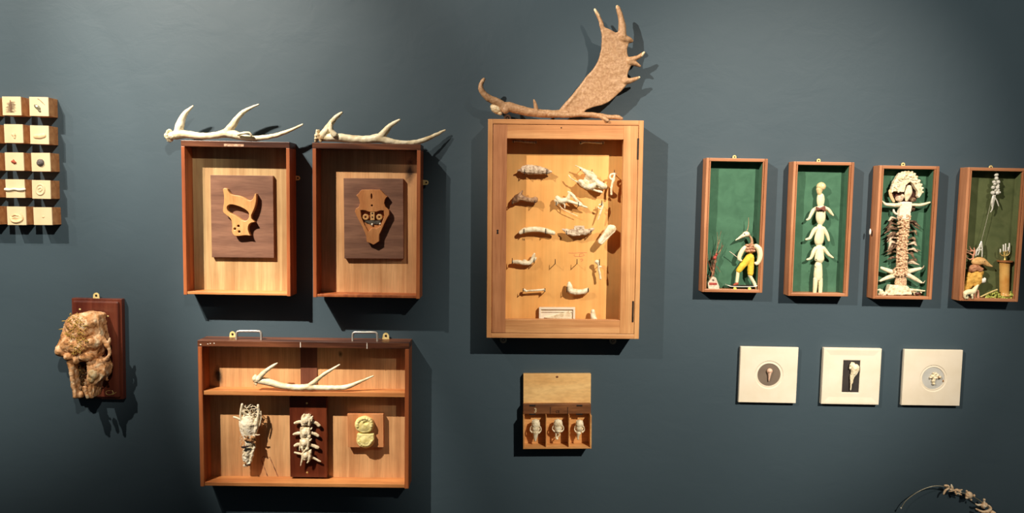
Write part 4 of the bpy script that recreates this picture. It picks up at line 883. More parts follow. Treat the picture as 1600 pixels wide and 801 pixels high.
g2, qg2 = shadow_box(((1238.7, 250.8), (1334, 254.5), (1326.5, 463.4), (1232.8, 461.8)), 'green-lined shadow box holding a column of doll parts', m_felt)
g3, qg3 = shadow_box(((1375, 258), (1468.8, 259.7), (1455.5, 467.6), (1363.1, 467)), 'green-lined shadow box holding the shell figure with spread arms', m_felt)
g4, qg4 = shadow_box(((1513, 261.1), (1607, 263.0), (1589.9, 471), (1498, 470.3)), 'olive-lined shadow box at the right picture edge with a hanging chandelier', m_felt2)
for r, x, y in ((g1, 1147.5, 244.0), (g2, 1279, 249.5), (g3, 1411, 255.5), (g4, 1548, 260)):
    mirror_plate(r, x, y + 1.2, .006, 2.9, 7, 3.0)
bm = bmesh.new(); c = P(1359.5, 362, .02); ell(bm, c, (.0024, .004, .009)); put('side_catch', bm, m_white, g3, smooth=True)

def fig(root, name, Z, shapes, mat, voxel=.0009, smooth=2, noise=0.0, dents=(), label=None, nscale=160, d=.024):
    bm = bmesh.new()
    for s in shapes:
        if s[0] == 't': tubeZ(bm, Z, s[1], s[2] if len(s) > 2 else d, flat=s[3] if len(s) > 3 else 1.0)
        elif s[0] == 'e': ellZ(bm, Z, *s[1:])
        elif s[0] == 'p': prismZ(bm, Z, *s[1:])
    return put(name, organic(bm, voxel, smooth, noise, nscale, dents), mat, root, label, smooth=True)

# --- box 1: skateboarding figure, board and twigs
ZK = (1130, 330, 5.93)
ps = thing('bird_headed_figure', 'little bird-skulled figure in yellow shorts standing on the skateboard', 'figurine', PZ(ZK, 220, 715, .02))
fig(ps, 'skull_head', ZK, [('e', 212, 212, 34, 27, .026, .009), ('t', [(195, 220, 20), (165, 236, 14), (140, 252, 8), (116, 267, 4)], .027), ('t', [(180, 238, 8), (150, 254, 5), (125, 266, 3)], .025)], m_bone, .0008, dents=[dent(ZK, 198, 212, 11, 9, .036, .006), dent(ZK, 160, 238, 8, 3, .033, .004, 30)])
bm = bmesh.new(); ellZ(bm, ZK, 198, 212, 7, 6, .0315, .002); put('eye_socket', bm, m_hole, ps, smooth=True)
bm = bmesh.new(); tubeZ(bm, ZK, [(215, 190, 6), (228, 160, 4), (235, 110, 3), (235, 58, 1.5)], .024, seg=7); put('head_spike', bm, m_brownbone, ps, smooth=True)
fig(ps, 'neck', ZK, [('t', [(238, 222, 10), (258, 250, 11), (266, 280, 12), (262, 310, 14)])], m_brownbone)
fig(ps, 'torso', ZK, [('e', 250, 345, 50, 48, .023, .010)] + [('e', 215 + (k % 4) * 24, 315 + (k // 4) * 26, 13, 12, .030, .004) for k in range(12)], m_chest, noise=.0012)
fig(ps, 'arm', ZK, [('t', [(205, 330, 16), (178, 360, 20), (155, 405, 20), (148, 440, 16), (165, 455, 10)], .028)], m_doll)
fig(ps, 'arm', ZK, [('t', [(305, 322, 22), (332, 350, 25), (343, 400, 23), (335, 450, 20), (314, 485, 15), (298, 478, 11)], .033)], m_doll)
bm = bmesh.new(); tubeZ(bm, ZK, [(148, 440, 3), (130, 426, 3), (95, 398, 3), (60, 372, 3)], .030, seg=7, sub=2); put('stick', bm, m_paper, ps, smooth=True)
fig(ps, 'shorts', ZK, [('t', [(248, 425, 36), (235, 440, 36), (200, 478, 30), (165, 520, 27), (143, 548, 24)], .025), ('t', [(250, 430, 34), (254, 480, 30), (254, 530, 28), (252, 575, 27)], .025), ('e', 245, 432, 42, 26, .025, .010)], m_yellow, noise=.0006)
for z in ([(136, 560, 14), (134, 590, 15), (130, 625, 14), (126, 655, 13)], [(246, 590, 17), (258, 615, 15), (282, 655, 15), (300, 690, 15), (312, 712, 14)]):
    fig(ps, 'leg', ZK, [('t', z, .025)], m_doll)
fig(ps, 'shoe', ZK, [('t', [(130, 668, 13), (112, 676, 11), (100, 680, 8)], .026)], m_red)
sb = thing('skateboard', 'miniature skateboard with a white-edged deck and yellow wheels under the bird-headed figure', 'skateboard', PZ(ZK, 175, 730, .02))
bm = bmesh.new(); pts = [(35, 678, 5), (70, 690, 6), (175, 694, 6), (285, 692, 6), (312, 684, 5)]
for off, mt, nm in ((0, m_white, 'deck'),):
    c = catmull([[x, y] for x, y, _ in pts], 5); V = []
    for x, y in c:
        a = PZ(ZK, x, y, .0); row = []
        for d, dz in ((.0125, .0), (.035, .0), (.035, -.0014), (.0125, -.0014)):
            q = PZ(ZK, x, y, .030); row.append(bm.verts.new((q.x, -d, q.z + dz)))
        V.append(row)
    for A, B in zip(V, V[1:]):
        for i in range(4): bm.faces.new((A[i], A[(i + 1) % 4], B[(i + 1) % 4], B[i]))
    bm.faces.new(V[0]); bm.faces.new(V[-1])
put('deck', bm, m_white, sb, 'white-edged deck')
bm = bmesh.new(); a = PZ(ZK, 75, 689, .03); b = PZ(ZK, 285, 690, .03); box(bm, I4, a.x, b.x, -.0335, -.014, a.z + .0004, a.z + .0011); put('grip_tape', bm, m_deck, sb)
for x in (108, 243):
    for d in (.0335, .016):
        bm = bmesh.new(); bmesh.ops.create_cone(bm, cap_ends=True, segments=16, radius1=.0044, radius2=.0044, depth=.004)
        bmesh.ops.bevel(bm, geom=[e for e in bm.edges], offset=.0007, segments=2, affect='EDGES')
        bm.transform(Matrix.Translation(PZ(ZK, x, 716, d)) @ Matrix.Rotation(math.pi / 2, 4, 'X')); put('wheel', bm, m_wheel, sb, smooth=False)
ZT = (1090, 360, 7.63)
tw = thing('twig_bundle', 'thin reddish twigs rising from a small printed paper base beside the bird-headed figure', 'twigs', PZ(ZT, 190, 700, .02))
bm = bmesh.new()
for l in ([(165, 560, 8), (195, 420, 7), (215, 300, 5), (245, 180, 3), (268, 108, 2)], [(185, 520, 9), (205, 400, 9), (225, 310, 7), (270, 240, 5), (305, 175, 4)], [(190, 560, 4), (225, 300, 3), (255, 120, 2), (282, 0, 1.4)], [(215, 330, 3), (240, 120, 2), (232, 20, 1.4)],
          [(170, 500, 5), (140, 410, 5), (122, 350, 4), (124, 280, 2)], [(175, 480, 4), (160, 360, 3), (148, 238, 2)], [(200, 410, 3), (240, 440, 3), (266, 495, 2)], [(180, 450, 5), (185, 330, 6), (205, 290, 5)], [(150, 600, 4), (132, 540, 4), (120, 545, 3)], [(195, 420, 3), (260, 300, 2), (290, 140, 1.4)]):
    tubeZ(bm, ZT, l, .022 + random.uniform(-.005, .006), seg=6)
put('twigs', bm, m_twig, tw, smooth=True)
bm = bmesh.new(); ellZ(bm, ZT, 205, 325, 20, 22, .026, .004); ellZ(bm, ZT, 222, 290, 12, 20, .026, .003); put('knot', organic(bm, .0008, 1, .0008, 300), m_redprint, tw, smooth=True)
bm = bmesh.new(); prismZ(bm, ZT, [(122, 625), (165, 565), (190, 548), (218, 562), (240, 620), (258, 665), (256, 702), (132, 704)], .014, .030); pb = put('paper_base', bm, m_paper, tw, 'small printed paper packet')
bm = bmesh.new(); prismZ(bm, ZT, [(138, 620), (228, 622), (232, 648), (140, 648)], .0295, .0308); put('red_lettering', bm, m_redprint, pb)
bm = bmesh.new(); tubeZ(bm, ZT, [(185 + 14 * math.cos(k * .7) * (1 - k / 14), 588 + 14 * math.sin(k * .7) * (1 - k / 14), 3) for k in range(11)], .0305, seg=5, sub=2); put('printed_swirl', bm, m_hole, pb)

# --- box 2: doll totem
ZG = (1245, 275, 8.01); ZL = (1245, 365, 8.01)
dt = thing('doll_totem', 'column of cream doll parts, a head over three armed torsos and a pair of legs', 'doll parts', PZ(ZL, 265, 748, .02))
fig(dt, 'head', ZG, [('e', 305, 130, 56, 54, .024, .011), ('t', [(285, 165, 40), (282, 200, 30), (285, 222, 24)], .024)], m_dollface, label='round tan doll head')
fig(dt, 'neck_piece', ZG, [('t', [(298, 255, 44), (298, 300, 48), (296, 345, 42)], .023, .7)], m_doll)
fig(dt, 'torso', ZG, [('t', [(300, 390, 44), (298, 430, 56), (298, 500, 60), (298, 550, 54), (295, 590, 34), (292, 612, 18)], .022, .7),
    ('t', [(250, 405, 26), (208, 430, 24), (178, 480, 20), (155, 528, 15), (126, 547, 11)], .024), ('t', [(350, 400, 24), (395, 422, 23), (428, 460, 17), (454, 490, 10)], .024)], m_doll)
bo = fig(dt, 'bow_tie', ZG, [('p', [(250, 384), (298, 400), (356, 372), (364, 440), (305, 420), (255, 430)], .030, .037), ('e', 305, 408, 12, 12, .036, .003)], m_bow, .0008, 1)
ZGL = ZG
fig(dt, 'torso', ZG, [('t', [(285, 630, 36), (285, 670, 50), (282, 740, 58), (277, 800, 58), (272, 840, 46), (270, 862, 26)], .022, .7),
    ('t', [(240, 655, 26), (208, 690, 24), (182, 740, 20), (160, 778, 17), (118, 792, 13)], .024), ('t', [(330, 655, 26), (362, 700, 22), (385, 750, 18), (400, 805, 13)], .024)], m_doll)
fig(dt, 'torso', ZL, [('t', [(280, 160, 40), (280, 200, 50), (280, 270, 58), (280, 320, 60), (278, 350, 42), (270, 368, 22)], .022, .7),
    ('t', [(235, 185, 26), (208, 225, 23), (190, 275, 20), (170, 308, 16), (130, 322, 12)], .024), ('t', [(330, 180, 26), (368, 222, 21), (400, 262, 18), (430, 285, 14), (452, 299, 10)], .024)], m_doll)
fig(dt, 'lower_body', ZL, [('t', [(268, 390, 46), (268, 450, 50), (266, 510, 54), (265, 545, 52)], .022, .7), ('t', [(234, 560, 27), (230, 640, 26), (222, 738, 21)], .022), ('t', [(294, 560, 27), (296, 640, 25), (292, 742, 21)], .022)], m_doll, label='doll hips and two legs')
for x, y in ((240, 320), (228, 412)):
    bm = bmesh.new(); ellZ(bm, ZL, x, y, 5, 6, .0295, .002); put('chip', bm, m_hole, dt, smooth=True)

# --- box 3: shell figure
ZHh = (1370, 260, 10.01); ZI = (1370, 330, 10.01); ZJ = (1365, 400, 10.68)
sf = thing('shell_figure', 'pale figure encrusted with crushed shell, toothed jaw crown, spread arms and feathered flanks', 'figurine', PZ(ZJ, 470, 665, .02))
crown = [(230, 415), (238, 350), (268, 255), (310, 175), (352, 115), (430, 82), (540, 86), (600, 132), (648, 205), (695, 285), (712, 370), (700, 440), (662, 488), (640, 460), (648, 385), (605, 335), (575, 280), (530, 232), (480, 240), (455, 290), (445, 345), (425, 400), (340, 388), (260, 392)]
sh = [('p', crown, .016, .028)]
for x, y in ((240, 350), (255, 290), (280, 240), (310, 180), (350, 120), (400, 95), (440, 84), (490, 82), (545, 90), (585, 120), (620, 160), (660, 225), (690, 285), (708, 340), (708, 400)): sh.append(('e', x, y, 22, 20, .024, .005))
for k in range(40):
    a = math.radians(random.uniform(20, 200)); rr = random.uniform(.65, .95); sh.append(('e', 475 + 215 * rr * math.cos(a), 350 - 250 * rr * math.sin(a), 13, 11, .029, .003))
fig(sf, 'jaw_crown', ZHh, sh, m_bone, .0008, 1, .0007, label='toothed jaw arch')
fig(sf, 'dark_shell', ZHh, [('p', [(455, 225), (540, 215), (590, 320), (660, 390), (650, 480), (560, 560), (300, 540), (235, 430), (300, 380), (440, 380)], .012, .017)], m_darkshell, .001, label='dark brown shell behind the jaw')
fig(sf, 'middle_bone', ZHh, [('t', [(505, 330, 40), (495, 400, 55), (480, 460, 45), (465, 520, 22)], .027, .7)], m_bone)
fig(sf, 'ear_shell', ZHh, [('t', [(205, 380, 22), (215, 440, 24), (240, 500, 24), (265, 545, 20)], .022, .6)], m_flesh)
fig(sf, 'face_shell', ZHh, [('e', 350, 500, 62, 48, .022, .006), ('e', 400, 470, 30, 40, .022, .006)], m_greybone)
fig(sf, 'lower_shell', ZHh, [('t', [(262, 680, 14), (275, 720, 16), (320, 745, 14), (345, 700, 10)], .022)], m_plaster)
fig(sf, 'chest_plate', ZHh, [('p', [(375, 560), (460, 548), (552, 560), (548, 640), (525, 720), (520, 820), (350, 820), (360, 720)], .018, .032)], m_plaster, noise=.0008)
fig(sf, 'arm', ZHh, [('t', [(372, 600, 30), (290, 605, 32), (200, 600, 28), (135, 588, 20), (85, 542, 9)], .028)], m_bone)
fig(sf, 'arm', ZHh, [('t', [(556, 600, 22), (640, 603, 24), (710, 596, 22), (770, 580, 18), (830, 560, 12)], .028)], m_bone)
bm = bmesh.new(); ellZ(bm, ZHh, 560, 650, 40, 60, .018, .006); ellZ(bm, ZHh, 560, 520, 60, 40, .018, .006); put('mussel_shell', bm, m_feather, sf, smooth=True)
sh = [('t', [(440, 60, 80), (430, 160, 82), (425, 300, 80), (400, 450, 80), (395, 600, 82), (390, 750, 86), (392, 880, 90)], .024, .5)]
for k in range(150):
    y = random.uniform(60, 850); c = 440 - 45 * min(1, y / 500); x = c + random.uniform(-88, 88); sh.append(('e', x, y, random.uniform(10, 20), random.uniform(9, 17), .032 + random.uniform(-.002, .001), .0035))
fig(sf, 'shell_column', ZI, sh, m_shell, .0009, 1, .0008, nscale=400, label='long body crusted with crushed shell')
sh = [('e', 455, 270, 110, 90, .026, .008), ('t', [(450, 330, 92), (450, 420, 98), (450, 500, 96)], .022, .5)]
for k in range(50): sh.append(('e', 450 + random.uniform(-115, 115), random.uniform(190, 340), 13, 12, .033, .003))
fig(sf, 'lower_body', ZJ, sh, m_shell, .0009, 1, .0006, nscale=400)
for pts in ([(350, 275, 44), (270, 250, 36), (190, 220, 30), (125, 195, 20)], [(350, 320, 42), (270, 345, 36), (190, 375, 28), (110, 412, 17)], [(540, 262, 44), (620, 245, 36), (700, 225, 30), (782, 205, 22)], [(560, 315, 42), (640, 350, 36), (720, 395, 30), (795, 440, 19)]):
    fig(sf, 'leg', ZJ, [('t', pts, .027, .7)], m_bone)
for pts in ([(782, 205, 10), (820, 195, 9), (840, 160, 5)], [(800, 440, 10), (830, 445, 9), (858, 410, 4)], [(110, 412, 8), (80, 415, 5)]):
    bm = bmesh.new(); tubeZ(bm, ZJ, pts, .027, seg=7); put('claw', bm, m_greybone, sf, smooth=True)
for k in range(30):
    left = k % 5 < 3; y = random.uniform(120, 860)
    if left: x0 = 330; tip = (random.uniform(110, 190), y + random.uniform(10, 80)); mid = (random.uniform(220, 270), y - random.uniform(10, 40))
    else: x0 = 490; tip = (random.uniform(590, 700), y + random.uniform(10, 90)); mid = (random.uniform(540, 600), y - random.uniform(0, 30))
    bm = bmesh.new(); d = random.uniform(.012, .024)
    tubeZ(bm, ZI, [(x0, y, 6, d), (mid[0], mid[1], random.uniform(14, 24), d), (tip[0] * .4 + mid[0] * .6, (tip[1] + mid[1]) / 2, 18, d), (tip[0], tip[1], 3, d)], d, flat=.25, seg=8, sub=4); put('feather', bm, m_feather if k % 4 else m_greybone, sf, smooth=True)
sh = [('p', [(270, 480), (560, 500), (620, 560), (640, 640), (240, 650), (250, 560)], .014, .030)]
for k in range(46):
    x = random.uniform(90, 820); h = 90 * math.exp(-((x - 450) / 260) ** 2) + 20; sh.append(('e', x, 640 - random.uniform(0, h), random.uniform(16, 30), random.uniform(14, 24), .026 + random.uniform(-.006, .004)))
sh += [('e', 130, 610, 45, 42, .026), ('t', [(600, 560, 20), (700, 565, 18), (800, 575, 14), (900, 585, 6)], .026), ('t', [(70, 565, 12), (110, 560, 14), (150, 570, 10)], .024), ('e', 230, 590, 40, 30, .026)]
fig(sf, 'shell_base', ZJ, sh, m_bone, .0010, 1, .001, nscale=220, label='heap of shells and bone fragments')
bm = bmesh.new(); ellZ(bm, ZJ, 740, 625, 60, 30, .030, .004); put('dark_fragment', bm, m_darkshell, sf, smooth=True)

# --- box 4: rodent king, chandelier, column
ZM = (1495, 370, 7.63); ZN = (1530, 260, 7.28); ZO = (1545, 370, 7.63)
ch = thing('bead_chandelier', 'little chandelier of pale beads hanging from the roof of the olive-lined box', 'chandelier', PZ(ZN, 190, 75, .02))
for x, y, r in ((195, 95, 24), (196, 135, 22), (168, 176, 20), (214, 176, 24), (178, 200, 18), (158, 238, 22), (205, 240, 24), (216, 215, 16), (155, 298, 24), (205, 300, 24), (186, 270, 14), (230, 295, 16), (218, 268, 16)):
    bm = bmesh.new(); ellZ(bm, ZN, x, y, r, r, .022, sub=2); put('bead', bm, m_glass, ch, smooth=True)
bm = bmesh.new()
for l in ([(163, 330, 12), (150, 380, 14), (148, 440, 11), (150, 480, 8), (130, 518, 5)], [(180, 330, 8), (165, 400, 8), (160, 450, 5)], [(182, 355, 6), (205, 400, 7), (220, 450, 5)], [(145, 360, 6), (135, 420, 6)]): tubeZ(bm, ZN, l, .022, seg=7)
put('drop_pendant', bm, m_glass, ch, smooth=True)
bm = bmesh.new(); c0 = PZ(ZN, 194, 72, .022); tubeZ(bm, ZN, [(194, 60, 3), (194, 80, 3)], .022, seg=6, sub=1); put('suspension_loop', bm, m_brass, ch)
th = thing('thread', 'pale thread running down from the chandelier to the rodent figure', 'thread', PZ(ZM, 292, 55, .022))
a = PZ(ZN, 128, 425, .022); b = PZ(ZN, 88, 600, .022); c = PZ(ZM, 292, 55, .022); bm = bmesh.new(); tube(bm, [(v.x, v.y, v.z, .0005) for v in (a, b, c)], 6, 3); put('strand', bm, m_thread, th)
ro = thing('rodent_figure', 'long-nosed rodent figure in an ochre coat wearing a pink antlered crown', 'figurine', PZ(ZM, 190, 725, .02))
fig(ro, 'head', ZM, [('t', [(215, 295, 40), (255, 290, 52), (300, 290, 44), (335, 308, 34), (375, 332, 22), (414, 349, 10)], .024, .8)], m_fur)
for n_, x, y, r, mt in (('eye', 328, 292, 10, m_black), ('nose', 420, 350, 7, m_pink)):
    bm = bmesh.new(); ellZ(bm, ZM, x, y, r, r, .030 if n_ == 'eye' else .024); put(n_, bm, mt, ro, smooth=True)
fig(ro, 'antler_crown', ZM, [('t', l, .022) for l in ([(210, 300, 7), (195, 240, 8), (212, 180, 9), (205, 130, 5)], [(212, 180, 8), (170, 150, 6), (150, 112, 4)], [(195, 220, 7), (140, 190, 6), (112, 185, 4)], [(200, 250, 7), (160, 268, 6), (118, 245, 4), (112, 215, 4)], [(195, 165, 5), (140, 170, 5), (112, 140, 4)])], m_pink, .0008)
fig(ro, 'wire_hat', ZM, [('t', l, .024) for l in ([(292, 55, 8), (265, 120, 8), (238, 160, 8), (228, 225, 6)], [(292, 55, 8), (302, 140, 7), (300, 235, 6)], [(275, 110, 6), (270, 160, 6), (250, 215, 6)], [(235, 170, 6), (275, 150, 6), (302, 165, 6)], [(285, 90, 10), (292, 120, 8)])], m_glass, .0008)
fig(ro, 'ruff', ZM, [('t', [(165, 400, 22), (185, 365, 32), (235, 370, 36), (290, 385, 24), (312, 378, 8)], .028)] + [('e', 170 + 14 * k, 385 + 8 * math.sin(k), 15, 26, .031, .004) for k in range(10)], m_collar, noise=.0008)
fig(ro, 'coat', ZM, [('t', [(275, 430, 44), (230, 460, 72), (190, 510, 66), (150, 560, 48), (110, 620, 30), (88, 655, 14)], .024, .7), ('t', [(260, 470, 40), (250, 530, 40), (230, 580, 24)], .030), ('t', [(150, 440, 30), (130, 520, 26), (100, 600, 20)], .022)], m_coat, noise=.0012)
fig(ro, 'paw', ZM, [('e', 305, 522, 40, 30, .032, .006), ('e', 330, 505, 14, 22, .033, .005)], m_white)
fig(ro, 'foot', ZM, [('t', [(222, 640, 14), (205, 690, 14), (212, 722, 12)], .030)], m_pink)
fig(ro, 'foot', ZM, [('t', [(250, 640, 12), (252, 690, 14), (256, 722, 12)], .030)], m_pink)
dg_ = thing('toy_dog', 'small white toy dog with a dark patch at the feet of the rodent figure', 'toy dog', PZ(ZM, 150, 730, .03))
fig(dg_, 'dog_body', ZM, [('t', [(100, 668, 26), (140, 655, 32), (190, 650, 32), (220, 615, 24), (243, 585, 14), (258, 572, 8)], .036, .8), ('t', [(100, 675, 22), (96, 712, 14), (104, 730, 10)], .038), ('t', [(128, 690, 16), (126, 728, 10)], .038), ('t', [(180, 690, 14), (184, 728, 10)], .038), ('t', [(90, 655, 8), (82, 690, 6), (86, 715, 5)], .034)], m_doll)
bm = bmesh.new(); ellZ(bm, ZM, 145, 690, 22, 9, .046, .003); put('dark_patch', bm, m_black, dg_, smooth=True)
cl = thing('miniature_column', 'turned golden column with a flat copper top in the olive-lined box', 'column', PZ(ZO, 190, 700, .022))
bm = bmesh.new(); k = S(.022) / ZO[2]
prof = [(0, 705), (62, 705), (62, 690), (52, 684), (50, 660), (53, 480), (55, 310), (60, 300), (0, 300)]
n = 28; rings = []
for r_, y in prof[1:-1]:
    c = PZ(ZO, 186 + (y - 500) * -.012, y, .022); rings.append([bm.verts.new((c.x + r_ * k * math.cos(6.2832 * i / n), c.y + r_ * k * math.sin(6.2832 * i / n), c.z)) for i in range(n)])
for A, B in zip(rings, rings[1:]):
    for i in range(n): bm.faces.new((A[i], A[(i + 1) % n], B[(i + 1) % n], B[i]))
bm.faces.new(rings[0]); bm.faces.new(rings[-1][::-1]); put('shaft', bm, m_column, cl, smooth=True)
bm = bmesh.new(); bmesh.ops.create_cone(bm, cap_ends=True, segments=28, radius1=80 * k, radius2=84 * k, depth=16 * k); bm.transform(Matrix.Translation(PZ(ZO, 190, 289, .022))); put('top_plate', bm, m_copper, cl)
cb = thing('candelabra', 'tiny brass candelabra with white candles on top of the golden column', 'candelabra', PZ(ZO, 190, 280, .022))
bm = bmesh.new(); tubeZ(bm, ZO, [(190, 272, 14), (190, 250, 7), (190, 215, 7), (192, 170, 5)], .022, seg=8)
for x, y in ((137, 178), (176, 165), (218, 165), (243, 175)): tubeZ(bm, ZO, [(190, 225, 5), ((190 + x) / 2, 222, 5), (x, 200, 5), (x, y, 6)], .022, seg=7)
put('stem', bm, m_brass, cb, smooth=True)
for x, y0, y1 in ((137, 178, 148), (174, 168, 95), (200, 170, 82), (232, 160, 125), (244, 175, 78)):
    bm = bmesh.new(); tubeZ(bm, ZO, [(x, y0, 8), (x, y1, 7)], .022 + (.003 if x == 232 else 0), seg=8, sub=1); put('candle', bm, m_white, cb, smooth=True)
st = bmesh.new(); tubeZ(st, ZM, [(288, 712, 9), (380, 668, 10), (480, 626, 9)], .034, seg=8, sub=3); put('peeled_stick', st, m_stick, None, 'pale peeled stick lying against the moss in the olive-lined box', 'stick', smooth=True)
bm = bmesh.new()
for k_ in range(460):
    x = random.uniform(-35, 300); hgt = 78 * math.exp(-((x - 65) / 62) ** 2) + 66 * math.exp(-((x - 270) / 42) ** 2) + 26; y = 735 - random.uniform(0, hgt)
    if 132 < x < 240 and y < 700: continue
    ellZ(bm, ZO, x, y, random.uniform(9, 17), random.uniform(8, 14), random.uniform(.014, .033), sub=1)
put('green_moss', bm, m_mossg, None, 'heap of yellow-green moss around the foot of the golden column', 'moss', kind='stuff', smooth=True)

# ------------------------------------------------------------------ white plaster frames
FG = 'square plaster frames with bird skulls'
def circ_frame(q4, label, cx, cy, ro_, ri, disc):
    q = Quad(*q4, .013); r = thing('plaster_frame', label, 'frame', q.M, FG); W, H = q.w, q.h
    c = q.loc(cx, cy, .013); k = S(.02); n = 64
    bm = bmesh.new()
    # square face turning into rings: outer square -> moat edge -> moat floor -> inner lip -> disc recess
    def sq(th, s=1.0):
        ct, st_ = math.cos(th), math.sin(th); m = max(abs(ct), abs(st_)); return Vector((W / 2 * s * ct / m, 0, H / 2 + H / 2 * s * st_ / m))
    def ring(f): return [bm.verts.new(q.M @ f(2 * math.pi * i / n)) for i in range(n)]
    def sqy(s, y):
        def f(t_): v = sq(t_, s); return Vector((v.x, y, H / 2 + (v.z - H / 2)))
        return f
    def cy_(rad, y): return lambda t_: Vector((c.x + rad * k * math.cos(t_), y, c.z + rad * k * math.sin(t_)))
    rs = [ring(sqy(.97, -.001)), ring(sqy(1, -.004)), ring(sqy(1, -0.01202)), ring(sqy(.985, -0.01300)), ring(sqy(.9, -0.01300)), ring(cy_(ro_, -0.01300)), ring(cy_(ro_ - .8, -0.01183)), ring(cy_((ro_ + ri) / 2, -0.01157)), ring(cy_(ri + .6, -0.01202)), ring(cy_(ri, -0.01202)), ring(cy_(ri - .3, -0.00975)), ring(cy_(ri * .5, -0.00962))]
    for A, B in zip(rs, rs[1:]):
        for i in range(n): bm.faces.new((A[i], A[(i + 1) % n], B[(i + 1) % n], B[i]))
    bm.faces.new(rs[0][::-1]); bm.faces.new(rs[-1])
    put('frame', bm, m_plaster, r, smooth=False)
    bm = bmesh.new(); bmesh.ops.create_cone(bm, cap_ends=True, segments=48, radius1=ri * k * .985, radius2=ri * k * .985, depth=.001)
    bm.transform(q.M @ Matrix.Translation((c.x, -0.01014, c.z)) @ Matrix.Rotation(math.pi / 2, 4, 'X')); put('backing_disc', bm, disc, r)
    return r
f1 = circ_frame(((1157.6, 541), (1247.8, 543), (1243.6, 630), (1154, 628)), 'cream square frame with a tiny round-headed skull on a brown disc', 1201.7, 585.3, 22.8, 18.4, m_taupe)
W1 = (1140, 530, 7.285)
bm = bmesh.new(); ellZ(bm, W1, 456, 360, 33, 33, .0145, .0055); tubeZ(bm, W1, [(455, 385, 20), (452, 420, 13), (448, 455, 8), (447, 474, 4)], .0145); put('bird_skull', organic(bm, .0007, 1, dents=[dent(W1, 448, 383, 5, 7, .0185, .004)]), mottled('pink_bone', [(206, 160, 132), (240, 206, 180)], 120, .5, 0), f1, 'pinkish skull with a thin beak', smooth=True)
q = Quad((1287.9, 543.3), (1378.2, 544.6), (1372.7, 631.9), (1282.8, 631), .013)
f2 = thing('plaster_frame', 'cream square frame with a long-beaked white skull on a black panel', 'frame', q.M, FG)
W2 = (1270, 530, 7.283); W, H = q.w, q.h
def rect(x0, x1, z0, z1, y): return [q.M @ Vector(v) for v in ((x0, y, z0), (x1, y, z0), (x1, y, z1), (x0, y, z1))]
tl = q.loc(*Zp(W2, 351, 237), .012); br = q.loc(*Zp(W2, 525, 605), .012); ins = .0125
bm = bmesh.new(); rr = []
for R_ in (rect(-W / 2, W / 2, 0, H, -.001), rect(-W / 2, W / 2, 0, H, -0.01222), rect(-W / 2 + .0015, W / 2 - .0015, .0015, H - .0015, -0.01300), rect(-W / 2 + .006, W / 2 - .006, .006, H - .006, -0.01300), rect(-W / 2 + .020, W / 2 - .020, .020, H - .020, -0.01118), rect(tl.x - .002, br.x + .002, br.z - .002, tl.z + .002, -0.01118), rect(tl.x, br.x, br.z, tl.z, -0.01040), rect(tl.x, br.x, br.z, tl.z, -0.00780)):
    rr.append([bm.verts.new(v) for v in R_])
for A, B in zip(rr, rr[1:]):
    for i in range(4): bm.faces.new((A[i], A[(i + 1) % 4], B[(i + 1) % 4], B[i]))
bm.faces.new(rr[0][::-1]); bm.faces.new(rr[-1]); put('frame', bm, m_plaster, f2)
put('backing_panel', one_box(q.M, tl.x + .0001, br.x - .0001, -0.00877, -0.00787, br.z + .0001, tl.z - .0001), m_char, f2)
bm = bmesh.new(); tubeZ(bm, W2, [(462, 275, 16), (465, 300, 36), (480, 320, 44), (470, 360, 38), (452, 400, 24), (440, 430, 17), (436, 490, 11), (430, 575, 5)], .0135, flat=.7); tubeZ(bm, W2, [(510, 345, 18), (485, 385, 18), (462, 430, 10), (446, 500, 5)], .0125); tubeZ(bm, W2, [(445, 265, 10), (430, 300, 12), (424, 330, 10)], .0135); ellZ(bm, W2, 500, 320, 28, 34, .012, .006)
put('bird_skull', organic(bm, .0008, 1, .0006, 200, dents=[dent(W2, 436, 310, 9, 8, .0195, .010), dent(W2, 440, 405, 8, 14, .0195, .008)]), m_bone, f2, 'long-beaked white skull', smooth=True)
f3 = circ_frame(((1413.5, 545.4), (1504.8, 547.2), (1499.6, 634), (1408.7, 632.7)), 'cream square frame with a crumpled little skull on a pale grey disc', 1458.6, 590.8, 21.8, 18.0, m_blue)
W3 = (1395, 530, 7.283)
bm = bmesh.new()
for x, y, r_ in ((450, 420, 22), (480, 400, 20), (505, 410, 22), (535, 430, 18), (470, 440, 24), (500, 435, 16), (430, 435, 12), (462, 470, 20), (465, 505, 15), (490, 385, 10), (460, 385, 10)): ellZ(bm, W3, x, y, r_, r_, .0135, .004)
put('bird_skull', organic(bm, .0007, 1, .0008, 300, dents=[dent(W3, 490, 405, 8, 8, .017, .004), dent(W3, 522, 432, 9, 7, .017, .004), dent(W3, 465, 450, 7, 10, .017, .002)]), m_bone, f3, 'crumpled cream skull', smooth=True)
bm = bmesh.new(); ellZ(bm, W3, 522, 432, 9, 8, .015, .002); ellZ(bm, W3, 573, 472, 8, 14, .0115, .002); put('brown_fragment', bm, m_brownpatch, f3, smooth=True)

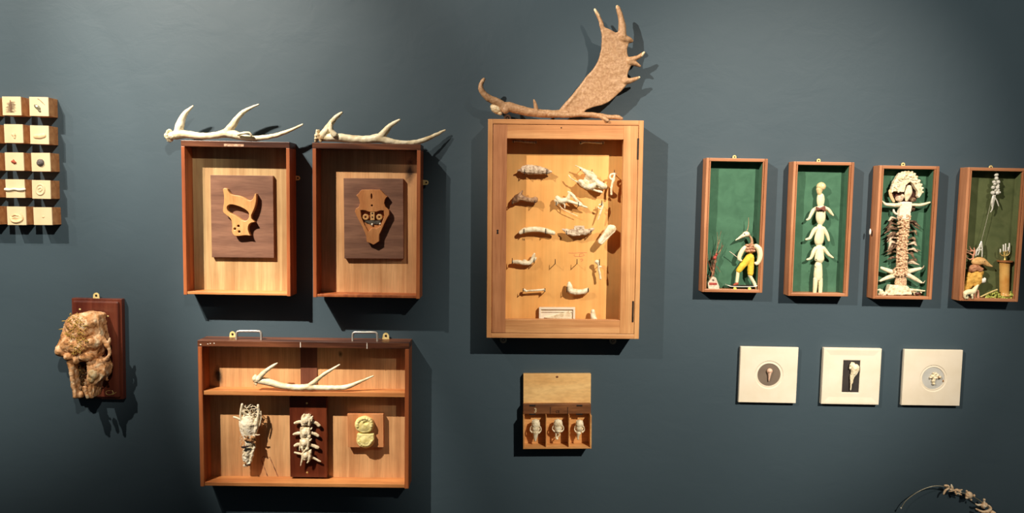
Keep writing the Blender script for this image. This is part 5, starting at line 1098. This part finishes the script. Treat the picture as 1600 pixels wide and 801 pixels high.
# ------------------------------------------------------------------ bone garland at the lower right
ZW = (1380, 740, 7.27); ZR = (1460, 745, 14.3)
ga = thing('bone_garland', 'arched wire strung with small pinkish vertebrae at the lower right picture edge', 'garland', PZ(ZW, 700, 142, .02))
bm = bmesh.new(); tubeZ(bm, ZW, [(205, 385, 5), (262, 300, 5), (380, 212, 5), (500, 156, 5), (600, 136, 5), (690, 143, 5), (800, 180, 5), (900, 213, 5), (1010, 252, 5), (1110, 312, 5), (1200, 385, 5), (1270, 450, 5), (1340, 530, 5), (1390, 620, 5)], .018, seg=8); put('wire', bm, m_wire, ga, smooth=True)
bm = bmesh.new(); ellZ(bm, ZW, 201, 388, 10, 12, .018); put('wire_end_bead', bm, m_glass, ga, smooth=True)
def vb(sh, dents=()):
    bm = bmesh.new()
    for s in sh:
        if s[0] == 't': tubeZ(bm, ZR, s[1], .019)
        else: ellZ(bm, ZR, *s[1:])
    put('vertebra', organic(bm, .0007, 1, .0005, 200, dents), m_bead, ga, smooth=True)
vb([('t', [(235, 188, 20), (290, 192, 24), (322, 215, 20), (310, 255, 18), (255, 285, 22), (225, 330, 22), (205, 375, 18)]), ('t', [(378, 165, 12), (390, 215, 26), (400, 270, 24), (350, 275, 14)]), ('t', [(420, 290, 22), (380, 315, 12), (325, 315, 8)])])
vb([('t', [(440, 300, 14), (500, 285, 28), (545, 310, 30), (580, 340, 24)]), ('t', [(505, 270, 12), (570, 290, 14), (625, 280, 8)]), ('t', [(470, 330, 22), (490, 380, 18)]), ('t', [(520, 360, 12), (565, 380, 14), (602, 395, 10)])])
vb([('e', 770, 400, 82, 88, .019, .007), ('e', 722, 312, 24, 22, .019), ('e', 884, 412, 26, 34, .018), ('e', 820, 505, 22, 24, .017), ('e', 720, 460, 34, 30, .02)], [dent(ZR, 755, 400, 34, 24, .027, .006)])
vb([('e', 1112, 503, 26, 26, .022), ('t', [(1112, 520, 16), (1112, 570, 28), (1095, 640, 62), (1105, 690, 20)]), ('t', [(1050, 620, 24), (970, 625, 22), (925, 598, 14)]), ('e', 1150, 620, 40, 50, .019)])
vb([('t', [(928, 708, 14), (1000, 745, 22), (1080, 775, 28), (1170, 770, 34), (1240, 730, 34), (1250, 680, 26), (1212, 632, 16)]), ('e', 1180, 800, 50, 36, .019)])
vb([('e', 1300, 800, 60, 50, .019), ('t', [(1290, 770, 30), (1350, 800, 24)]), ('e', 1280, 880, 60, 60, .018)])
